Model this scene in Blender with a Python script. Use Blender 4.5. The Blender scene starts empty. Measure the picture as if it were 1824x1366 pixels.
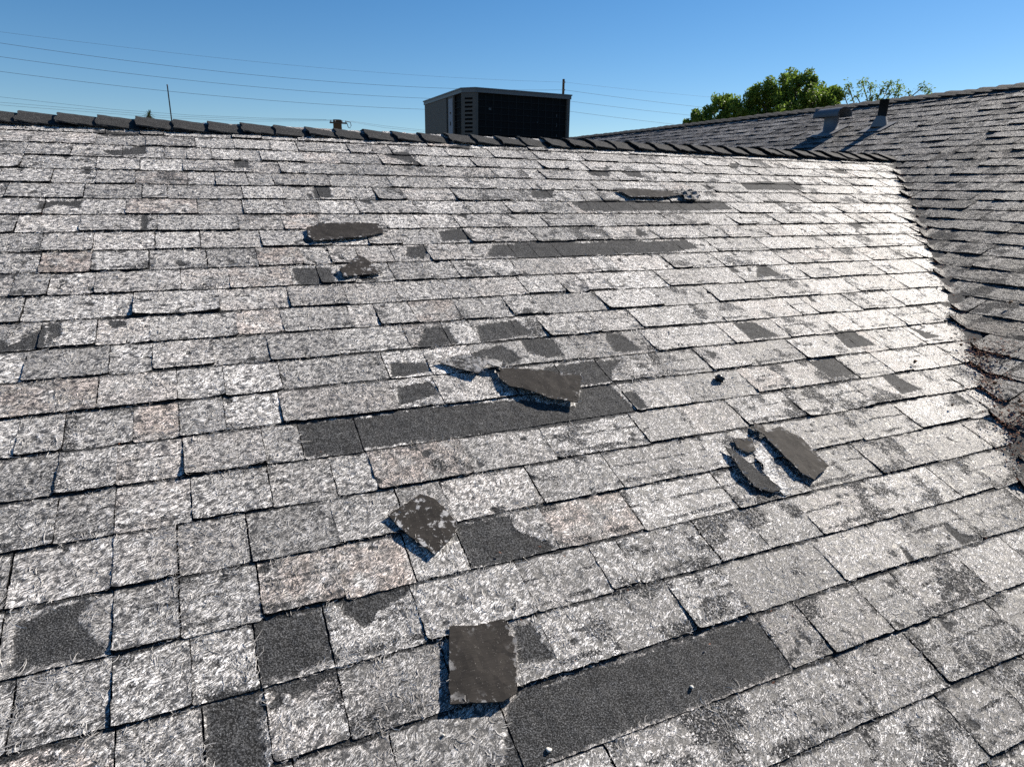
import bpy, bmesh, math, random
import numpy as np
from mathutils import Matrix, Vector
from mathutils.geometry import delaunay_2d_cdt

# ------------------------------------------------------------------ camera, sky, sun, exposure
SC = bpy.context.scene
COL = SC.collection
CAM_LOC = (0.0, 0.0, 3.90815)
CAM_ROT = ((0.9090346, 0.10428443, -0.40346109),
           (-0.4164719, 0.26079725, -0.87093969),
           (0.01439609, 0.95974453, 0.28050526))
cam_data = bpy.data.cameras.new('camera')
cam_data.sensor_fit = 'HORIZONTAL'; cam_data.sensor_width = 36.0; cam_data.lens = 23.48
cam_data.clip_start = 0.05; cam_data.clip_end = 6000.0
cam = bpy.data.objects.new('camera', cam_data); COL.objects.link(cam)
cam.matrix_world = Matrix.Translation(CAM_LOC) @ Matrix(CAM_ROT).to_4x4()
SC.camera = cam
SUN_AZ = math.radians(11.0)      # from +X towards +Y
SUN_EL = math.radians(37.0)
SUN_DIR = Vector((math.cos(SUN_AZ) * math.cos(SUN_EL), math.sin(SUN_AZ) * math.cos(SUN_EL), math.sin(SUN_EL)))
world = bpy.data.worlds.new('World'); SC.world = world; world.use_nodes = True
wn = world.node_tree
bgn = wn.nodes.get('Background') or wn.nodes.new('ShaderNodeBackground')
sky = wn.nodes.new('ShaderNodeTexSky'); sky.sky_type = 'NISHITA'; sky.sun_disc = False
sky.sun_elevation = SUN_EL; sky.sun_rotation = math.pi / 2 - SUN_AZ
sky.altitude = 300.0; sky.air_density = 0.92; sky.dust_density = 0.12; sky.ozone_density = 3.5
hsv = wn.nodes.new('ShaderNodeHueSaturation'); hsv.inputs['Saturation'].default_value = 1.27
wn.links.new(sky.outputs[0], hsv.inputs['Color']); wn.links.new(hsv.outputs[0], bgn.inputs[0]); bgn.inputs[1].default_value = 0.067
wo = wn.nodes.get('World Output') or wn.nodes.new('ShaderNodeOutputWorld')
wn.links.new(bgn.outputs[0], wo.inputs[0])
sun_data = bpy.data.lights.new('sun', 'SUN'); sun_data.energy = 5.0; sun_data.angle = math.radians(0.53)
sun_data.color = (1.0, 0.925, 0.82)
sun = bpy.data.objects.new('sun', sun_data); COL.objects.link(sun)
sun.rotation_euler = SUN_DIR.to_track_quat('Z', 'Y').to_euler(); sun.location = (20, 4, 20)
SC.view_settings.view_transform = 'Standard'; SC.view_settings.look = 'None'
SC.view_settings.exposure = 0.70; SC.view_settings.gamma = 1.0; SC.view_settings.use_curve_mapping = False
SC.render.engine = 'CYCLES'
SC.cycles.use_denoising = False
SC.cycles.max_bounces = 6; SC.cycles.diffuse_bounces = 3; SC.cycles.glossy_bounces = 2
SC.cycles.transmission_bounces = 3; SC.cycles.transparent_max_bounces = 4
SC.cycles.sample_clamp_indirect = 4.0

# ------------------------------------------------------------------ measurements of the place (metres)
PH = math.radians(22.6); CP, SP = math.cos(PH), math.sin(PH); TP = SP / CP
E = 0.143                  # exposed height of one shingle course
YR, ZR = 3.9445, 4.2       # ridge of the near roof: y and z
XV = 5.192                 # where that ridge dies into the wing roof
XR2 = 6.75; ZR2 = ZR + TP * (XR2 - XV)   # ridge of the wing roof
# outlines on the near slope: (x along the ridge, metres down the slope)
BARE=[[(0.1834, 2.3604), (0.3397, 2.3629), (0.4482, 2.3593), (0.5479, 2.358), (0.7031, 2.3634), (0.8032, 2.3656), (0.8736, 2.3784), (1.0003, 2.4402), (1.0613, 2.3493), (1.1729, 2.3507), (1.1945, 2.496), (1.0301, 2.5152), (0.8442, 2.5064), (0.5975, 2.4998), (0.3407, 2.4889), (0.3197, 2.5103), (0.1839, 2.4872)], [(0.9858, 2.2277), (1.1396, 2.2233), (1.2996, 2.2282), (1.226, 2.2883), (1.1796, 2.3428), (1.067, 2.3503), (1.0008, 2.3388), (0.9642, 2.2611)], [(0.9743, 2.0585), (1.094, 2.0749), (1.0941, 2.1837), (1.0201, 2.1854), (0.9653, 2.1479)], [(0.8419, 1.9639), (1.009, 1.9409), (1.0338, 2.0421), (0.8303, 2.0623)], [(0.655, 1.9575), (0.7449, 1.9516), (0.7484, 2.0607), (0.6031, 2.0688)], [(0.7306, 2.1349), (0.893, 2.0812), (0.9384, 2.1761), (0.8474, 2.2148), (0.8034, 2.1864)], [(0.499, 2.1295), (0.6141, 2.1385), (0.6092, 2.197), (0.4872, 2.2026)], [(0.4866, 2.244), (0.5974, 2.2352), (0.6023, 2.3104), (0.4704, 2.3308)], [(1.305, 2.0784), (1.3717, 2.0762), (1.4, 2.1954), (1.2831, 2.1885)], [(1.1878, 2.4038), (1.2397, 2.4042), (1.2412, 2.4965), (1.1999, 2.4942)], [(1.07, 1.4693), (1.145, 1.3677), (1.339, 1.3603), (1.445, 1.3375), (1.591, 1.3709), (1.7024, 1.3644), (1.8213, 1.3405), (1.9287, 1.3736), (2.1707, 1.3596), (2.1823, 1.4542), (2.0177, 1.4855), (1.6431, 1.492), (1.2859, 1.4967)], [(0.906, 0.3447), (1.0588, 0.3145), (1.0809, 0.5228), (1.0212, 0.4818)], [(1.3181, 0.1877), (1.4725, 0.1622), (1.4322, 0.2366), (1.3205, 0.2306)], [(1.5816, 0.7968), (1.7247, 0.7711), (1.6635, 0.8786), (1.5442, 0.8807)], [(2.0596, 0.4913), (2.2111, 0.4987), (2.1746, 0.5836), (2.0645, 0.5731)], [(2.3037, 0.4931), (2.4388, 0.4935), (2.4135, 0.5797), (2.304, 0.5852)], [(1.7383, 0.9322), (1.9114, 0.9022), (2.4013, 0.9171), (2.7527, 0.8973), (2.7396, 1.0251), (2.3235, 1.0323), (1.8471, 1.0387), (1.7618, 1.0451)], [(3.1087, 0.6247), (3.3758, 0.5954), (3.6363, 0.6118), (3.5346, 0.7322), (3.0719, 0.7375)], [(2.7689, 0.6557), (2.8518, 0.7111), (2.764, 0.7549)], [(2.388, 1.6515), (2.4566, 1.6287), (2.4772, 1.7442), (2.3091, 1.7464)], [(3.464, 1.1862), (3.5582, 1.1952), (3.5518, 1.2766), (3.4681, 1.2673)], [(2.2177, 1.6289), (2.2513, 1.642), (2.2649, 1.7013), (2.2152, 1.6923)], [(1.9059, 2.0783), (2.0114, 2.0789), (2.0592, 2.1914), (1.905, 2.1977)], [(2.3434, 2.2007), (2.4636, 2.1996), (2.4806, 2.3182), (2.3207, 2.3151)], [(2.7801, 2.187), (2.8156, 2.232), (2.8962, 2.3089), (2.7832, 2.3193), (2.7933, 2.2689)], [(2.0516, 2.3652), (2.1966, 2.3543), (2.2095, 2.4693), (2.0691, 2.4704)], [(2.3126, 2.4934), (2.3672, 2.4953), (2.4141, 2.6016), (2.2854, 2.6125)], [(1.6446, 2.2205), (1.694, 2.2566), (1.6467, 2.2953)], [(1.8338, 2.3663), (1.8675, 2.3717), (1.8719, 2.4474)], [(2.5321, 2.6397), (2.5608, 2.6482), (2.5674, 2.7204), (2.5348, 2.7078)], [(2.4554, 1.9104), (2.4787, 1.9225), (2.4674, 1.9887), (2.4393, 1.9715)], [(1.0792, 3.239), (1.0756, 3.3542), (0.7577, 3.3527), (0.6046, 3.3572), (0.4506, 3.3572), (0.3676, 3.3595), (0.4077, 3.3137), (0.4439, 3.2392), (0.4699, 3.2197), (0.5696, 3.2195), (0.7029, 3.2197), (0.8773, 3.2204), (1.0564, 3.2173)], [(1.859, 3.1201), (1.885, 3.1331), (1.8907, 3.1748), (1.9391, 3.21), (1.848, 3.2069)], [(1.5791, 3.2238), (1.5826, 3.232), (1.5063, 3.2536), (1.4995, 3.2448)], [(0.4952, 2.7894), (0.6288, 2.797), (0.626, 2.8402), (0.6821, 2.8918), (0.7039, 2.9201), (0.587, 2.9262), (0.4782, 2.9181), (0.4846, 2.8408)], [(0.5227, 3.0858), (0.5627, 3.0792), (0.5712, 3.176), (0.4966, 3.1686)], [(0.1857, 2.9239), (0.3367, 2.9315), (0.3176, 2.9511), (0.2514, 2.9703), (0.2314, 3.0061), (0.1881, 2.9522)], [(-0.382, 2.8064), (-0.2574, 2.7898), (-0.2864, 2.834), (-0.252, 2.8854), (-0.2324, 2.9229), (-0.3789, 2.9131)], [(0.0169, 2.9307), (0.15, 2.9318), (0.1535, 3.0558), (0.0144, 3.0607)], [(-0.0784, 3.0504), (0.0071, 3.0651), (0.013, 3.2123), (-0.0793, 3.1815)], [(0.0163, 3.0691), (0.1584, 3.0693), (0.1448, 3.0851), (0.1076, 3.0975), (0.0686, 3.1041), (0.0381, 3.0825)], [(-0.5826, 1.8368), (-0.5288, 1.8607), (-0.4995, 1.8921), (-0.4277, 1.7971), (-0.4164, 1.923), (-0.5696, 1.9267)], [(0.2896, 1.5093), (0.4279, 1.5275), (0.421, 1.6492), (0.2947, 1.6456)], [(-0.4244, 1.7886), (-0.3896, 1.793), (-0.3869, 1.8634), (-0.4137, 1.9098)], [(-0.276, 1.7948), (-0.2262, 1.7916), (-0.2253, 1.8347), (-0.2672, 1.8384)], [(-0.3819, 0.1772), (-0.204, 0.1831), (-0.2105, 0.2362), (-0.3569, 0.2401)], [(-0.3558, 0.4143), (-0.2745, 0.4063), (-0.1802, 0.3269), (-0.1709, 0.4437), (-0.3045, 0.4822)], [(-0.1909, 1.0709), (-0.1645, 1.0711), (-0.1645, 1.2083), (-0.1916, 1.2165)], [(0.4901, 0.7786), (0.56, 0.7761), (0.5547, 0.9108), (0.4727, 0.9121)], [(-0.5278, 0.9537), (-0.3899, 0.9367), (-0.3855, 1.0117), (-0.4692, 0.9827), (-0.5246, 1.0406)], [(0.1884, 0.4808), (0.2473, 0.476), (0.2432, 0.5917), (0.1746, 0.5895)], [(0.9358, 1.2392), (1.0427, 1.204), (1.0888, 1.3237), (0.9325, 1.3279)], [(0.7608, 1.3703), (0.8579, 1.3551), (0.8018, 1.4863), (0.7394, 1.464)], [(1.968, 1.2254), (2.0, 1.3175), (1.9009, 1.3142)], [(1.0733, 1.0675), (1.1361, 1.0678), (1.1072, 1.1262)], [(0.6386, 0.9094), (0.7155, 0.9141), (0.714, 0.9854)], [(1.8199, 2.3114), (1.8411, 2.3253), (1.829, 2.3655), (1.8129, 2.3526)], [(1.7859, 2.5228), (1.8012, 2.535), (1.7934, 2.6007), (1.7714, 2.5966)], [(0.4489, 0.8533), (0.473, 0.8527), (0.4741, 0.9179), (0.4504, 0.9183)], [(-0.4212, 0.6105), (-0.3715, 0.6071), (-0.3777, 0.6792), (-0.4071, 0.6808)], [(3.2981, 0.2775), (3.3581, 0.3127), (3.262, 0.397), (3.2176, 0.3808)], [(4.1973, 0.3157), (4.2976, 0.3408), (4.3093, 0.4131), (4.17, 0.4108)], [(1.641, 3.159), (1.6531, 3.1719), (1.6409, 3.2126), (1.624, 3.2081)]]
SCRAP={'a': [(0.393, 1.219), (0.4522, 1.1802), (0.6132, 1.1732), (0.693, 1.1854), (0.6759, 1.2268), (0.7105, 1.2586), (0.6181, 1.3055), (0.4908, 1.3294), (0.4032, 1.3397), (0.3849, 1.2965)], 'b': [(0.5455, 1.4524), (0.5691, 1.4718), (0.6061, 1.5957), (0.5175, 1.6093), (0.4576, 1.6245), (0.4529, 1.567), (0.4936, 1.5279)], 'c': [(0.3368, 2.7356), (0.4317, 2.6851), (0.4636, 2.7136), (0.4907, 2.79), (0.4754, 2.8265), (0.409, 2.8708), (0.3639, 2.7962)], 'd': [(0.3858, 3.0513), (0.4453, 3.0632), (0.5044, 3.0666), (0.5077, 3.0841), (0.4981, 3.1043), (0.5122, 3.1138), (0.4671, 3.2235), (0.4326, 3.2322), (0.3355, 3.2071)], 'e': [(1.5494, 2.6339), (1.5682, 2.6596), (1.5588, 2.6847), (1.6313, 2.6695), (1.6721, 2.7321), (1.6628, 2.8604), (1.5606, 2.9013), (1.5373, 2.8656), (1.5399, 2.7739), (1.5413, 2.697), (1.5265, 2.6674)], 'f': [(1.3747, 2.7085), (1.394, 2.7424), (1.4156, 2.8333), (1.4331, 2.9032), (1.3953, 2.9075), (1.3501, 2.8815), (1.3503, 2.8139)], 'g': [(0.8133, 2.2214), (0.8595, 2.2289), (0.9553, 2.2627), (1.0793, 2.3227), (1.0437, 2.3753), (1.0009, 2.443), (0.9177, 2.4085), (0.8545, 2.3473), (0.8159, 2.3348), (0.8053, 2.2905)], 'h': [(0.6406, 2.1607), (0.7257, 2.1435), (0.8012, 2.1922), (0.8457, 2.1992), (0.8293, 2.2449), (0.7877, 2.2172), (0.7444, 2.2514), (0.6878, 2.2099)], 'j': [(2.4642, 0.8411), (2.546, 0.785), (2.6029, 0.8071), (2.6192, 0.8687), (2.5446, 0.9228), (2.4711, 0.9162)], 'k': [(1.4645, 2.7427), (1.5055, 2.726), (1.4894, 2.7877), (1.4759, 2.847), (1.4564, 2.9109), (1.4292, 2.9221), (1.4262, 2.8815), (1.4361, 2.8192)], 'l': [(1.4288, 2.6842), (1.4944, 2.6952), (1.4702, 2.7439), (1.4352, 2.7513), (1.4129, 2.7241)], 'i': [(2.0905, 0.7898), (2.2305, 0.7706), (2.4389, 0.8033), (2.492, 0.8634), (2.3346, 0.9033), (2.1165, 0.8992)]}
JOINT={15: [1.1165, 1.3613], 14: [0.8383, 1.1904, 1.2086, 1.4196, 1.7319], 13: [0.2165, 0.429, 1.0773, 1.2046, 1.4003, 1.5369, 1.7897], 12: [-0.2143, -0.0815, 0.0219, 0.1534, 0.357, 0.5775, 0.7197, 0.9172, 1.0762, 1.3899, 1.6942, 1.9389], 11: [-0.3684, -0.2228, -0.0957, 0.0171, 0.1518, 0.3368, 0.5863, 0.7817, 0.86, 1.0977, 1.2587, 1.4474, 1.7454, 2.0311, 2.4193], 10: [-0.2256, -0.1105, 0.0379, 0.2017, 0.3559, 0.4841, 0.7106, 0.9559, 1.2658, 1.5373, 1.8428, 2.1137, 2.3938], 9: [-0.4055, -0.231, -0.1099, 0.0307, 0.2163, 0.3761, 0.4916, 0.7356, 0.9776, 1.3166, 1.5614, 1.9113, 2.1946], 8: [-0.3399, -0.2306, -0.0774, 0.0932, 0.2417, 0.3388, 0.5938, 0.8429, 1.1533, 1.3327, 1.5392, 1.793, 2.1183, 2.3872, 2.6313], 7: [-0.3504, -0.2315, -0.0897, 0.095, 0.1863, 0.3354, 1.1952, 1.426, 1.6983, 2.0603, 2.1976], 6: [-0.4411, -0.346, -0.1986, -0.0943, 0.0128, 0.1554, 0.4691, 0.6054, 1.0305, 1.1877, 1.6075], 5: [-0.282, -0.0956, 0.0228, 0.172, 0.4799, 0.6134, 0.7717, 1.4563], 4: [-0.261, -0.1548, 0.0028, 0.1581, 0.3587]}
POD=[(2.9037, 2.5176), (2.8204, 2.5432), (2.6256, 2.86), (2.6878, 2.8023), (2.7541, 2.6578), (2.8919, 2.4022), (2.5191, 2.4683), (2.4224, 2.7194), (3.3194, 2.3203), (3.0016, 2.3884)]
PEBBLE=[(0.8265, 3.3163), (0.4859, 3.3353), (0.3102, 3.2508)]
LUMP=[(1.5865, 2.4056)]
rng = np.random.default_rng(7); random.seed(7)

def front(p):              # (a, vd, h) on the near slope -> world
    p = np.asarray(p, float)
    return np.stack([p[..., 0], YR - p[..., 1] * CP - p[..., 2] * SP, ZR - p[..., 1] * SP + p[..., 2] * CP], -1)
def side(p):               # (y, vd, h) on the wing slope; past the valley the shingle lies up the near slope
    p = np.asarray(p, float)
    x = XR2 - p[..., 1] * CP - p[..., 2] * SP; y = p[..., 0]; z = ZR2 - p[..., 1] * SP + p[..., 2] * CP
    zn = ZR - np.abs(YR - y) * TP + p[..., 2] + 0.012
    d = zn - z
    z = np.where(d > -0.02, np.maximum(z, zn - 0.02 * np.clip(-d / 0.02, 0, 1)), z)
    return np.stack([x, y, z], -1)
_CR = np.array(CAM_ROT)
def to_px(w):              # rough screen size of a shingle decides which ones stay single objects
    q = (np.asarray(w) - np.array(CAM_LOC)) @ _CR
    d = np.maximum(-q[..., 2], 0.05)
    return 512 + 668 * q[..., 0] / d, 383 - 668 * q[..., 1] / d, -q[..., 2]

# ------------------------------------------------------------------ numpy noise
_T = rng.random((256, 256))
def vnoise(x, y):
    xi = np.floor(x).astype(int); yi = np.floor(y).astype(int); fx = x - xi; fy = y - yi
    fx = fx * fx * (3 - 2 * fx); fy = fy * fy * (3 - 2 * fy)
    a = _T[xi & 255, yi & 255]; b = _T[(xi + 1) & 255, yi & 255]; c = _T[xi & 255, (yi + 1) & 255]; d = _T[(xi + 1) & 255, (yi + 1) & 255]
    return (a * (1 - fx) + b * fx) * (1 - fy) + (c * (1 - fx) + d * fx) * fy
def fbm(x, y, o=3):
    s = 0; w = .5
    for i in range(o): s = s + w * (vnoise(x * 2 ** i + 17.3 * i, y * 2 ** i + 5.1 * i) - .5); w *= .5
    return s
def poly_sd(pl, x, y):     # signed distance to an outline, positive inside
    P = np.asarray(pl); Q = np.roll(P, -1, 0); d2 = np.full(x.shape, 1e9); ins = np.zeros(x.shape, bool)
    for (ax, ay), (bx, by) in zip(P, Q):
        ex, ey = bx - ax, by - ay; t = np.clip(((x - ax) * ex + (y - ay) * ey) / (ex * ex + ey * ey + 1e-12), 0, 1)
        d2 = np.minimum(d2, (x - ax - t * ex) ** 2 + (y - ay - t * ey) ** 2)
        if ay != by:
            ins ^= ((ay > y) != (by > y)) & (x < (bx - ax) * (y - ay) / (by - ay) + ax)
    return np.where(ins, 1, -1) * np.sqrt(d2)
BB = [(min(p[0] for p in b) - .05, max(p[0] for p in b) + .05, min(p[1] for p in b) - .05, max(p[1] for p in b) + .05) for b in BARE]
def bare_field(x, y):      # how far the worn mat is torn away to the dark layer below
    f = np.full(x.shape, -.05)
    x0, x1, y0, y1 = x.min(), x.max(), y.min(), y.max()
    for b, (a0, a1, c0, c1) in zip(BARE, BB):
        if a1 < x0 or a0 > x1 or c1 < y0 or c0 > y1: continue
        f = np.maximum(f, poly_sd(b, x, y))
    f = f + fbm(x * 55, y * 55) * .014 + fbm(x * 16, y * 16) * .010
    return np.clip(.5 + f / .03, 0, 1)

# ------------------------------------------------------------------ material helper
class NT:
    def __init__(s, name):
        s.m = bpy.data.materials.new(name); s.m.use_nodes = True; s.t = s.m.node_tree; s.t.nodes.clear()
        s.out = s.t.nodes.new('ShaderNodeOutputMaterial')
    def n(s, kind, **kw):
        nd = s.t.nodes.new('ShaderNode' + kind)
        for k, v in kw.items():
            if k.startswith('i_'):
                nd.inputs[k[2:].replace('_', ' ')].default_value = v
            else: setattr(nd, k, v)
        return nd
    def l(s, a, b): s.t.links.new(a, b)
    def math(s, op, a, b=None, c=None, clamp=False):
        nd = s.n('Math', operation=op); nd.use_clamp = clamp
        for i, v in enumerate((a, b, c)):
            if v is None: continue
            if isinstance(v, (int, float)): nd.inputs[i].default_value = v
            else: s.l(v, nd.inputs[i])
        return nd.outputs[0]
    def step(s, v, lo, hi):   # smooth step
        nd = s.n('MapRange', interpolation_type='SMOOTHSTEP'); s.l(v, nd.inputs[0])
        for i, q in ((1, lo), (2, hi)):
            if isinstance(q, (int, float)): nd.inputs[i].default_value = q
            else: s.l(q, nd.inputs[i])
        return nd.outputs[0]
    def mix(s, f, a, b, mode='MIX'):
        nd = s.n('Mix', data_type='RGBA', blend_type=mode)
        for i, v in ((0, f), (6, a), (7, b)):
            if isinstance(v, (int, float)): nd.inputs[i].default_value = v
            elif isinstance(v, tuple): nd.inputs[i].default_value = v + (1,) if len(v) == 3 else v
            else: s.l(v, nd.inputs[i])
        return nd.outputs[2]
    def noise(s, vec, scale, detail=2, rough=.5, dist=0):
        nd = s.n('TexNoise'); nd.inputs['Scale'].default_value = scale; nd.inputs['Detail'].default_value = detail
        nd.inputs['Roughness'].default_value = rough; nd.inputs['Distortion'].default_value = dist
        if vec is not None: s.l(vec, nd.inputs['Vector'])
        return nd.outputs['Fac']
    def mapping(s, vec, scale=(1, 1, 1), rot=0):
        if rot:
            ro_ = s.n('Mapping'); s.l(vec, ro_.inputs[0]); ro_.inputs[2].default_value = (0, 0, rot); vec = ro_.outputs[0]
        nd = s.n('Mapping'); s.l(vec, nd.inputs[0]); nd.inputs[3].default_value = scale
        return nd.outputs[0]
    def attr(s, name, out='Fac'):
        return s.n('Attribute', attribute_name=name).outputs[out]
    def grey(s, v):
        nd = s.n('CombineColor')
        for i in range(3): s.l(v, nd.inputs[i])
        return nd.outputs[0]
    def done(s, color, rough=.6, spec=.5, metal=0., bump=None, dist=.002, strength=.6, transl=0.):
        b = s.n('BsdfPrincipled')
        for k, v in (('Base Color', color), ('Roughness', rough), ('Specular IOR Level', spec), ('Metallic', metal)):
            if isinstance(v, tuple): b.inputs[k].default_value = v + (1,) if len(v) == 3 else v
            elif isinstance(v, (int, float)): b.inputs[k].default_value = v
            else: s.l(v, b.inputs[k])
        sh = b.outputs[0]
        if bump is not None:
            bp = s.n('Bump'); bp.inputs['Strength'].default_value = strength; bp.inputs['Distance'].default_value = dist
            s.l(bump, bp.inputs['Height']); s.l(bp.outputs[0], b.inputs['Normal'])
        if transl > 0:
            tr = s.n('BsdfTranslucent')
            if isinstance(color, tuple): tr.inputs[0].default_value = color + (1,)
            else: s.l(color, tr.inputs[0])
            mx = s.n('MixShader'); mx.inputs[0].default_value = transl; s.l(sh, mx.inputs[1]); s.l(tr.outputs[0], mx.inputs[2]); sh = mx.outputs[0]
        s.l(sh, s.out.inputs[0]); return s.m

def granules(t, vec, lo=.016, hi=.19):
    a = t.noise(vec, 330, 2, .7); b = t.noise(vec, 30, 3)
    v = t.math('MULTIPLY_ADD', t.step(a, .40, .80), hi - lo, lo)
    v = t.math('MULTIPLY', v, t.math('MULTIPLY_ADD', b, .9, .55))
    v = t.math('MULTIPLY', v, t.math('MULTIPLY_ADD', t.noise(t.mapping(vec, (7, 90, 5)), 1, 3), .9, .52))
    g = t.step(t.noise(vec, 520, 0), .74, .80)
    v = t.math('MULTIPLY_ADD', g, .22, v)  # sparse bright specks painted in as glints on the granules
    return v, a

def mat_shingle(name, tone=1., gloss=1.):
    t = NT(name)
    pc = t.attr('pc', 'Vector'); tc = t.n('SeparateColor'); t.l(t.attr('tc', 'Color'), tc.inputs[0]); bstr = t.attr('tc', 'Alpha')
    gran, tint, bright = tc.outputs; tt = t.attr('tt'); bare = t.attr('bare'); edge = t.attr('edge')
    warp = t.n('TexNoise'); warp.inputs['Scale'].default_value = 20; warp.inputs['Detail'].default_value = 2; t.l(pc, warp.inputs['Vector'])
    off = t.n('VectorMath', operation='MULTIPLY_ADD'); t.l(warp.outputs['Color'], off.inputs[0]); off.inputs[1].default_value = (.032, .032, 0); t.l(pc, off.inputs[2])
    wv = off.outputs[0]
    s1 = t.step(t.noise(t.mapping(wv, (360, 80, 3), math.radians(-60)), 1, 4, .65), .43, .62)
    s2 = t.step(t.noise(t.mapping(wv, (340, 85, 3), math.radians(-28)), 1, 4, .65), .49, .67)
    s3 = t.noise(pc, 62, 5, .68)
    st = t.math('MAXIMUM', s1, t.math('MULTIPLY', s2, .85))
    st = t.math('MULTIPLY', st, t.step(s3, .36, .56))
    cl = t.noise(pc, 14, 3)
    v = t.math('MULTIPLY_ADD', st, .86, .045)
    v = t.math('MULTIPLY', v, t.math('MULTIPLY_ADD', cl, 1.0, .66))
    v = t.math('MULTIPLY', v, t.math('MULTIPLY_ADD', bright, .55, .72))
    pos = t.n('NewGeometry').outputs['Position']; broad = t.noise(pos, 1.6, 3, .55)
    v = t.math('MULTIPLY', v, t.math('MULTIPLY_ADD', broad, .8 * tone, .62 * tone))
    pep = t.step(t.noise(pc, 320, 2, .6), .53, .60)
    v = t.math('MULTIPLY', v, t.math('MULTIPLY_ADD', t.math('MULTIPLY', pep, t.math('MULTIPLY_ADD', gran, .7, .52, clamp=True)), -.75, 1.0))
    tint = t.math('MULTIPLY', tint, t.step(t.noise(pc, 16, 3, .6), .34, .62))
    col = t.mix(tint, t.mix(1., t.grey(v), (1.0, .962, .918), 'MULTIPLY'), (1.0, .86, .79), 'MULTIPLY')
    # dark granules that still cling on: specks, and bands along the course
    wob = t.math('MULTIPLY_ADD', t.math('SUBTRACT', t.noise(pc, 24, 2), .5), .16, tt)
    b1 = t.math('SUBTRACT', 1, t.step(t.math('ABSOLUTE', t.math('SUBTRACT', wob, .13)), .02, .07))
    b2 = t.math('SUBTRACT', 1, t.step(t.math('ABSOLUTE', t.math('SUBTRACT', wob, .56)), .01, .045))
    band = t.math('MULTIPLY', t.math('MAXIMUM', b1, b2), t.step(t.noise(pc, 17, 3, .6), .38, .60))
    patch = t.step(t.noise(pc, 9, 4, .6), .50, .72)
    den = t.math('ADD', t.math('MULTIPLY', t.math('ADD', gran, t.math('MULTIPLY_ADD', broad, -.9, .42)), t.math('MULTIPLY_ADD', patch, .95, .30)), t.math('MULTIPLY', t.math('MULTIPLY', band, bstr), .75))
    th = t.math('MULTIPLY_ADD', den, -.40, .722)
    gn = t.math('MAXIMUM', t.noise(pc, 290, 4, .7), t.math('MULTIPLY', t.noise(pc, 130, 5, .8), .95))
    gm = t.step(gn, th, t.math('ADD', th, .06))
    gm = t.math('MULTIPLY', gm, t.math('SUBTRACT', 1.0, t.math('MULTIPLY', t.step(t.noise(pc, 215, 3, .65), .49, .58), .82)))
    butt_shade = t.step(t.math('MULTIPLY_ADD', t.math('SUBTRACT', t.noise(pc, 26, 4, .6), .5), .20, tt), .93, .965)   # granules left below each butt, painted in to blacken its shadow line
    gm = t.math('MAXIMUM', gm, butt_shade)
    gv, ga = granules(t, pc)
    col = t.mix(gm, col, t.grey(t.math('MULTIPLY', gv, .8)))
    bn = t.math('ADD', bare, t.math('MULTIPLY', t.math('SUBTRACT', t.noise(wv, 120, 3, .7), .5), 1.0))
    bm = t.step(bn, .44, .60)
    col = t.mix(bm, col, t.grey(gv))
    col = t.mix(edge, col, (.016, .015, .015))
    hgt = t.math('ADD', t.math('MULTIPLY', st, t.math('SUBTRACT', 1, bm)), t.math('MULTIPLY', t.math('MAXIMUM', gm, bm), t.math('MULTIPLY', ga, .8)))
    dark = t.math('MAXIMUM', t.math('MAXIMUM', gm, bm), edge)
    spec = t.math('MULTIPLY_ADD', dark, -.58 * gloss, .68 * gloss)
    ro = t.math('MULTIPLY_ADD', dark, .20, .56)
    return t.done(col, ro, spec, bump=hgt, dist=.003, strength=.65)

def mat_granule(name, lo, hi, tint=(1, 1, 1), coord='pc'):
    t = NT(name)
    v = t.attr('pc', 'Vector') if coord == 'pc' else t.n('TexCoord').outputs['Object']
    gv, ga = granules(t, v, lo, hi)
    return t.done(t.mix(1., t.grey(gv), tint, 'MULTIPLY'), .8, .12, bump=ga, dist=.003, strength=.8)

def mat_felt():            # underside of a torn shingle: brown-black bitumen with clinging white fibre
    t = NT('bitumen_underside'); v = t.n('TexCoord').outputs['Object']
    a = t.noise(v, 18, 4, .6); b = t.noise(t.mapping(v, (30, 260, 60)), 1, 3, .6)
    w = t.math('MULTIPLY_ADD', a, .030, t.math('MULTIPLY_ADD', b, .022, .006))
    col = t.mix(1., t.grey(w), (1.0, .88, .78), 'MULTIPLY')
    sp = t.step(t.noise(v, 300, 2), .66, .72)
    col = t.mix(t.math('MULTIPLY', sp, .45), col, (.30, .28, .26))
    fr = t.math('MULTIPLY', t.step(t.noise(v, 42, 5, .7), .56, .62), t.attr('frac'))
    col = t.mix(fr, col, (.62, .61, .60))
    return t.done(col, .75, .12, bump=t.math('ADD', b, sp), dist=.002, strength=.6)

def mat_plain(name, col, rough=.6, spec=.4, metal=0., var=.15, scale=40, bump=0., transl=0.):
    t = NT(name); v = t.n('TexCoord').outputs['Object']
    a = t.noise(v, scale, 4, .6); g = t.math('MULTIPLY_ADD', a, 2 * var, 1 - var)
    c = t.mix(1., t.grey(g), tuple(col), 'MULTIPLY')
    return t.done(c, rough, spec, metal, bump=a if bump else None, dist=bump or .001, strength=.5, transl=transl)

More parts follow.
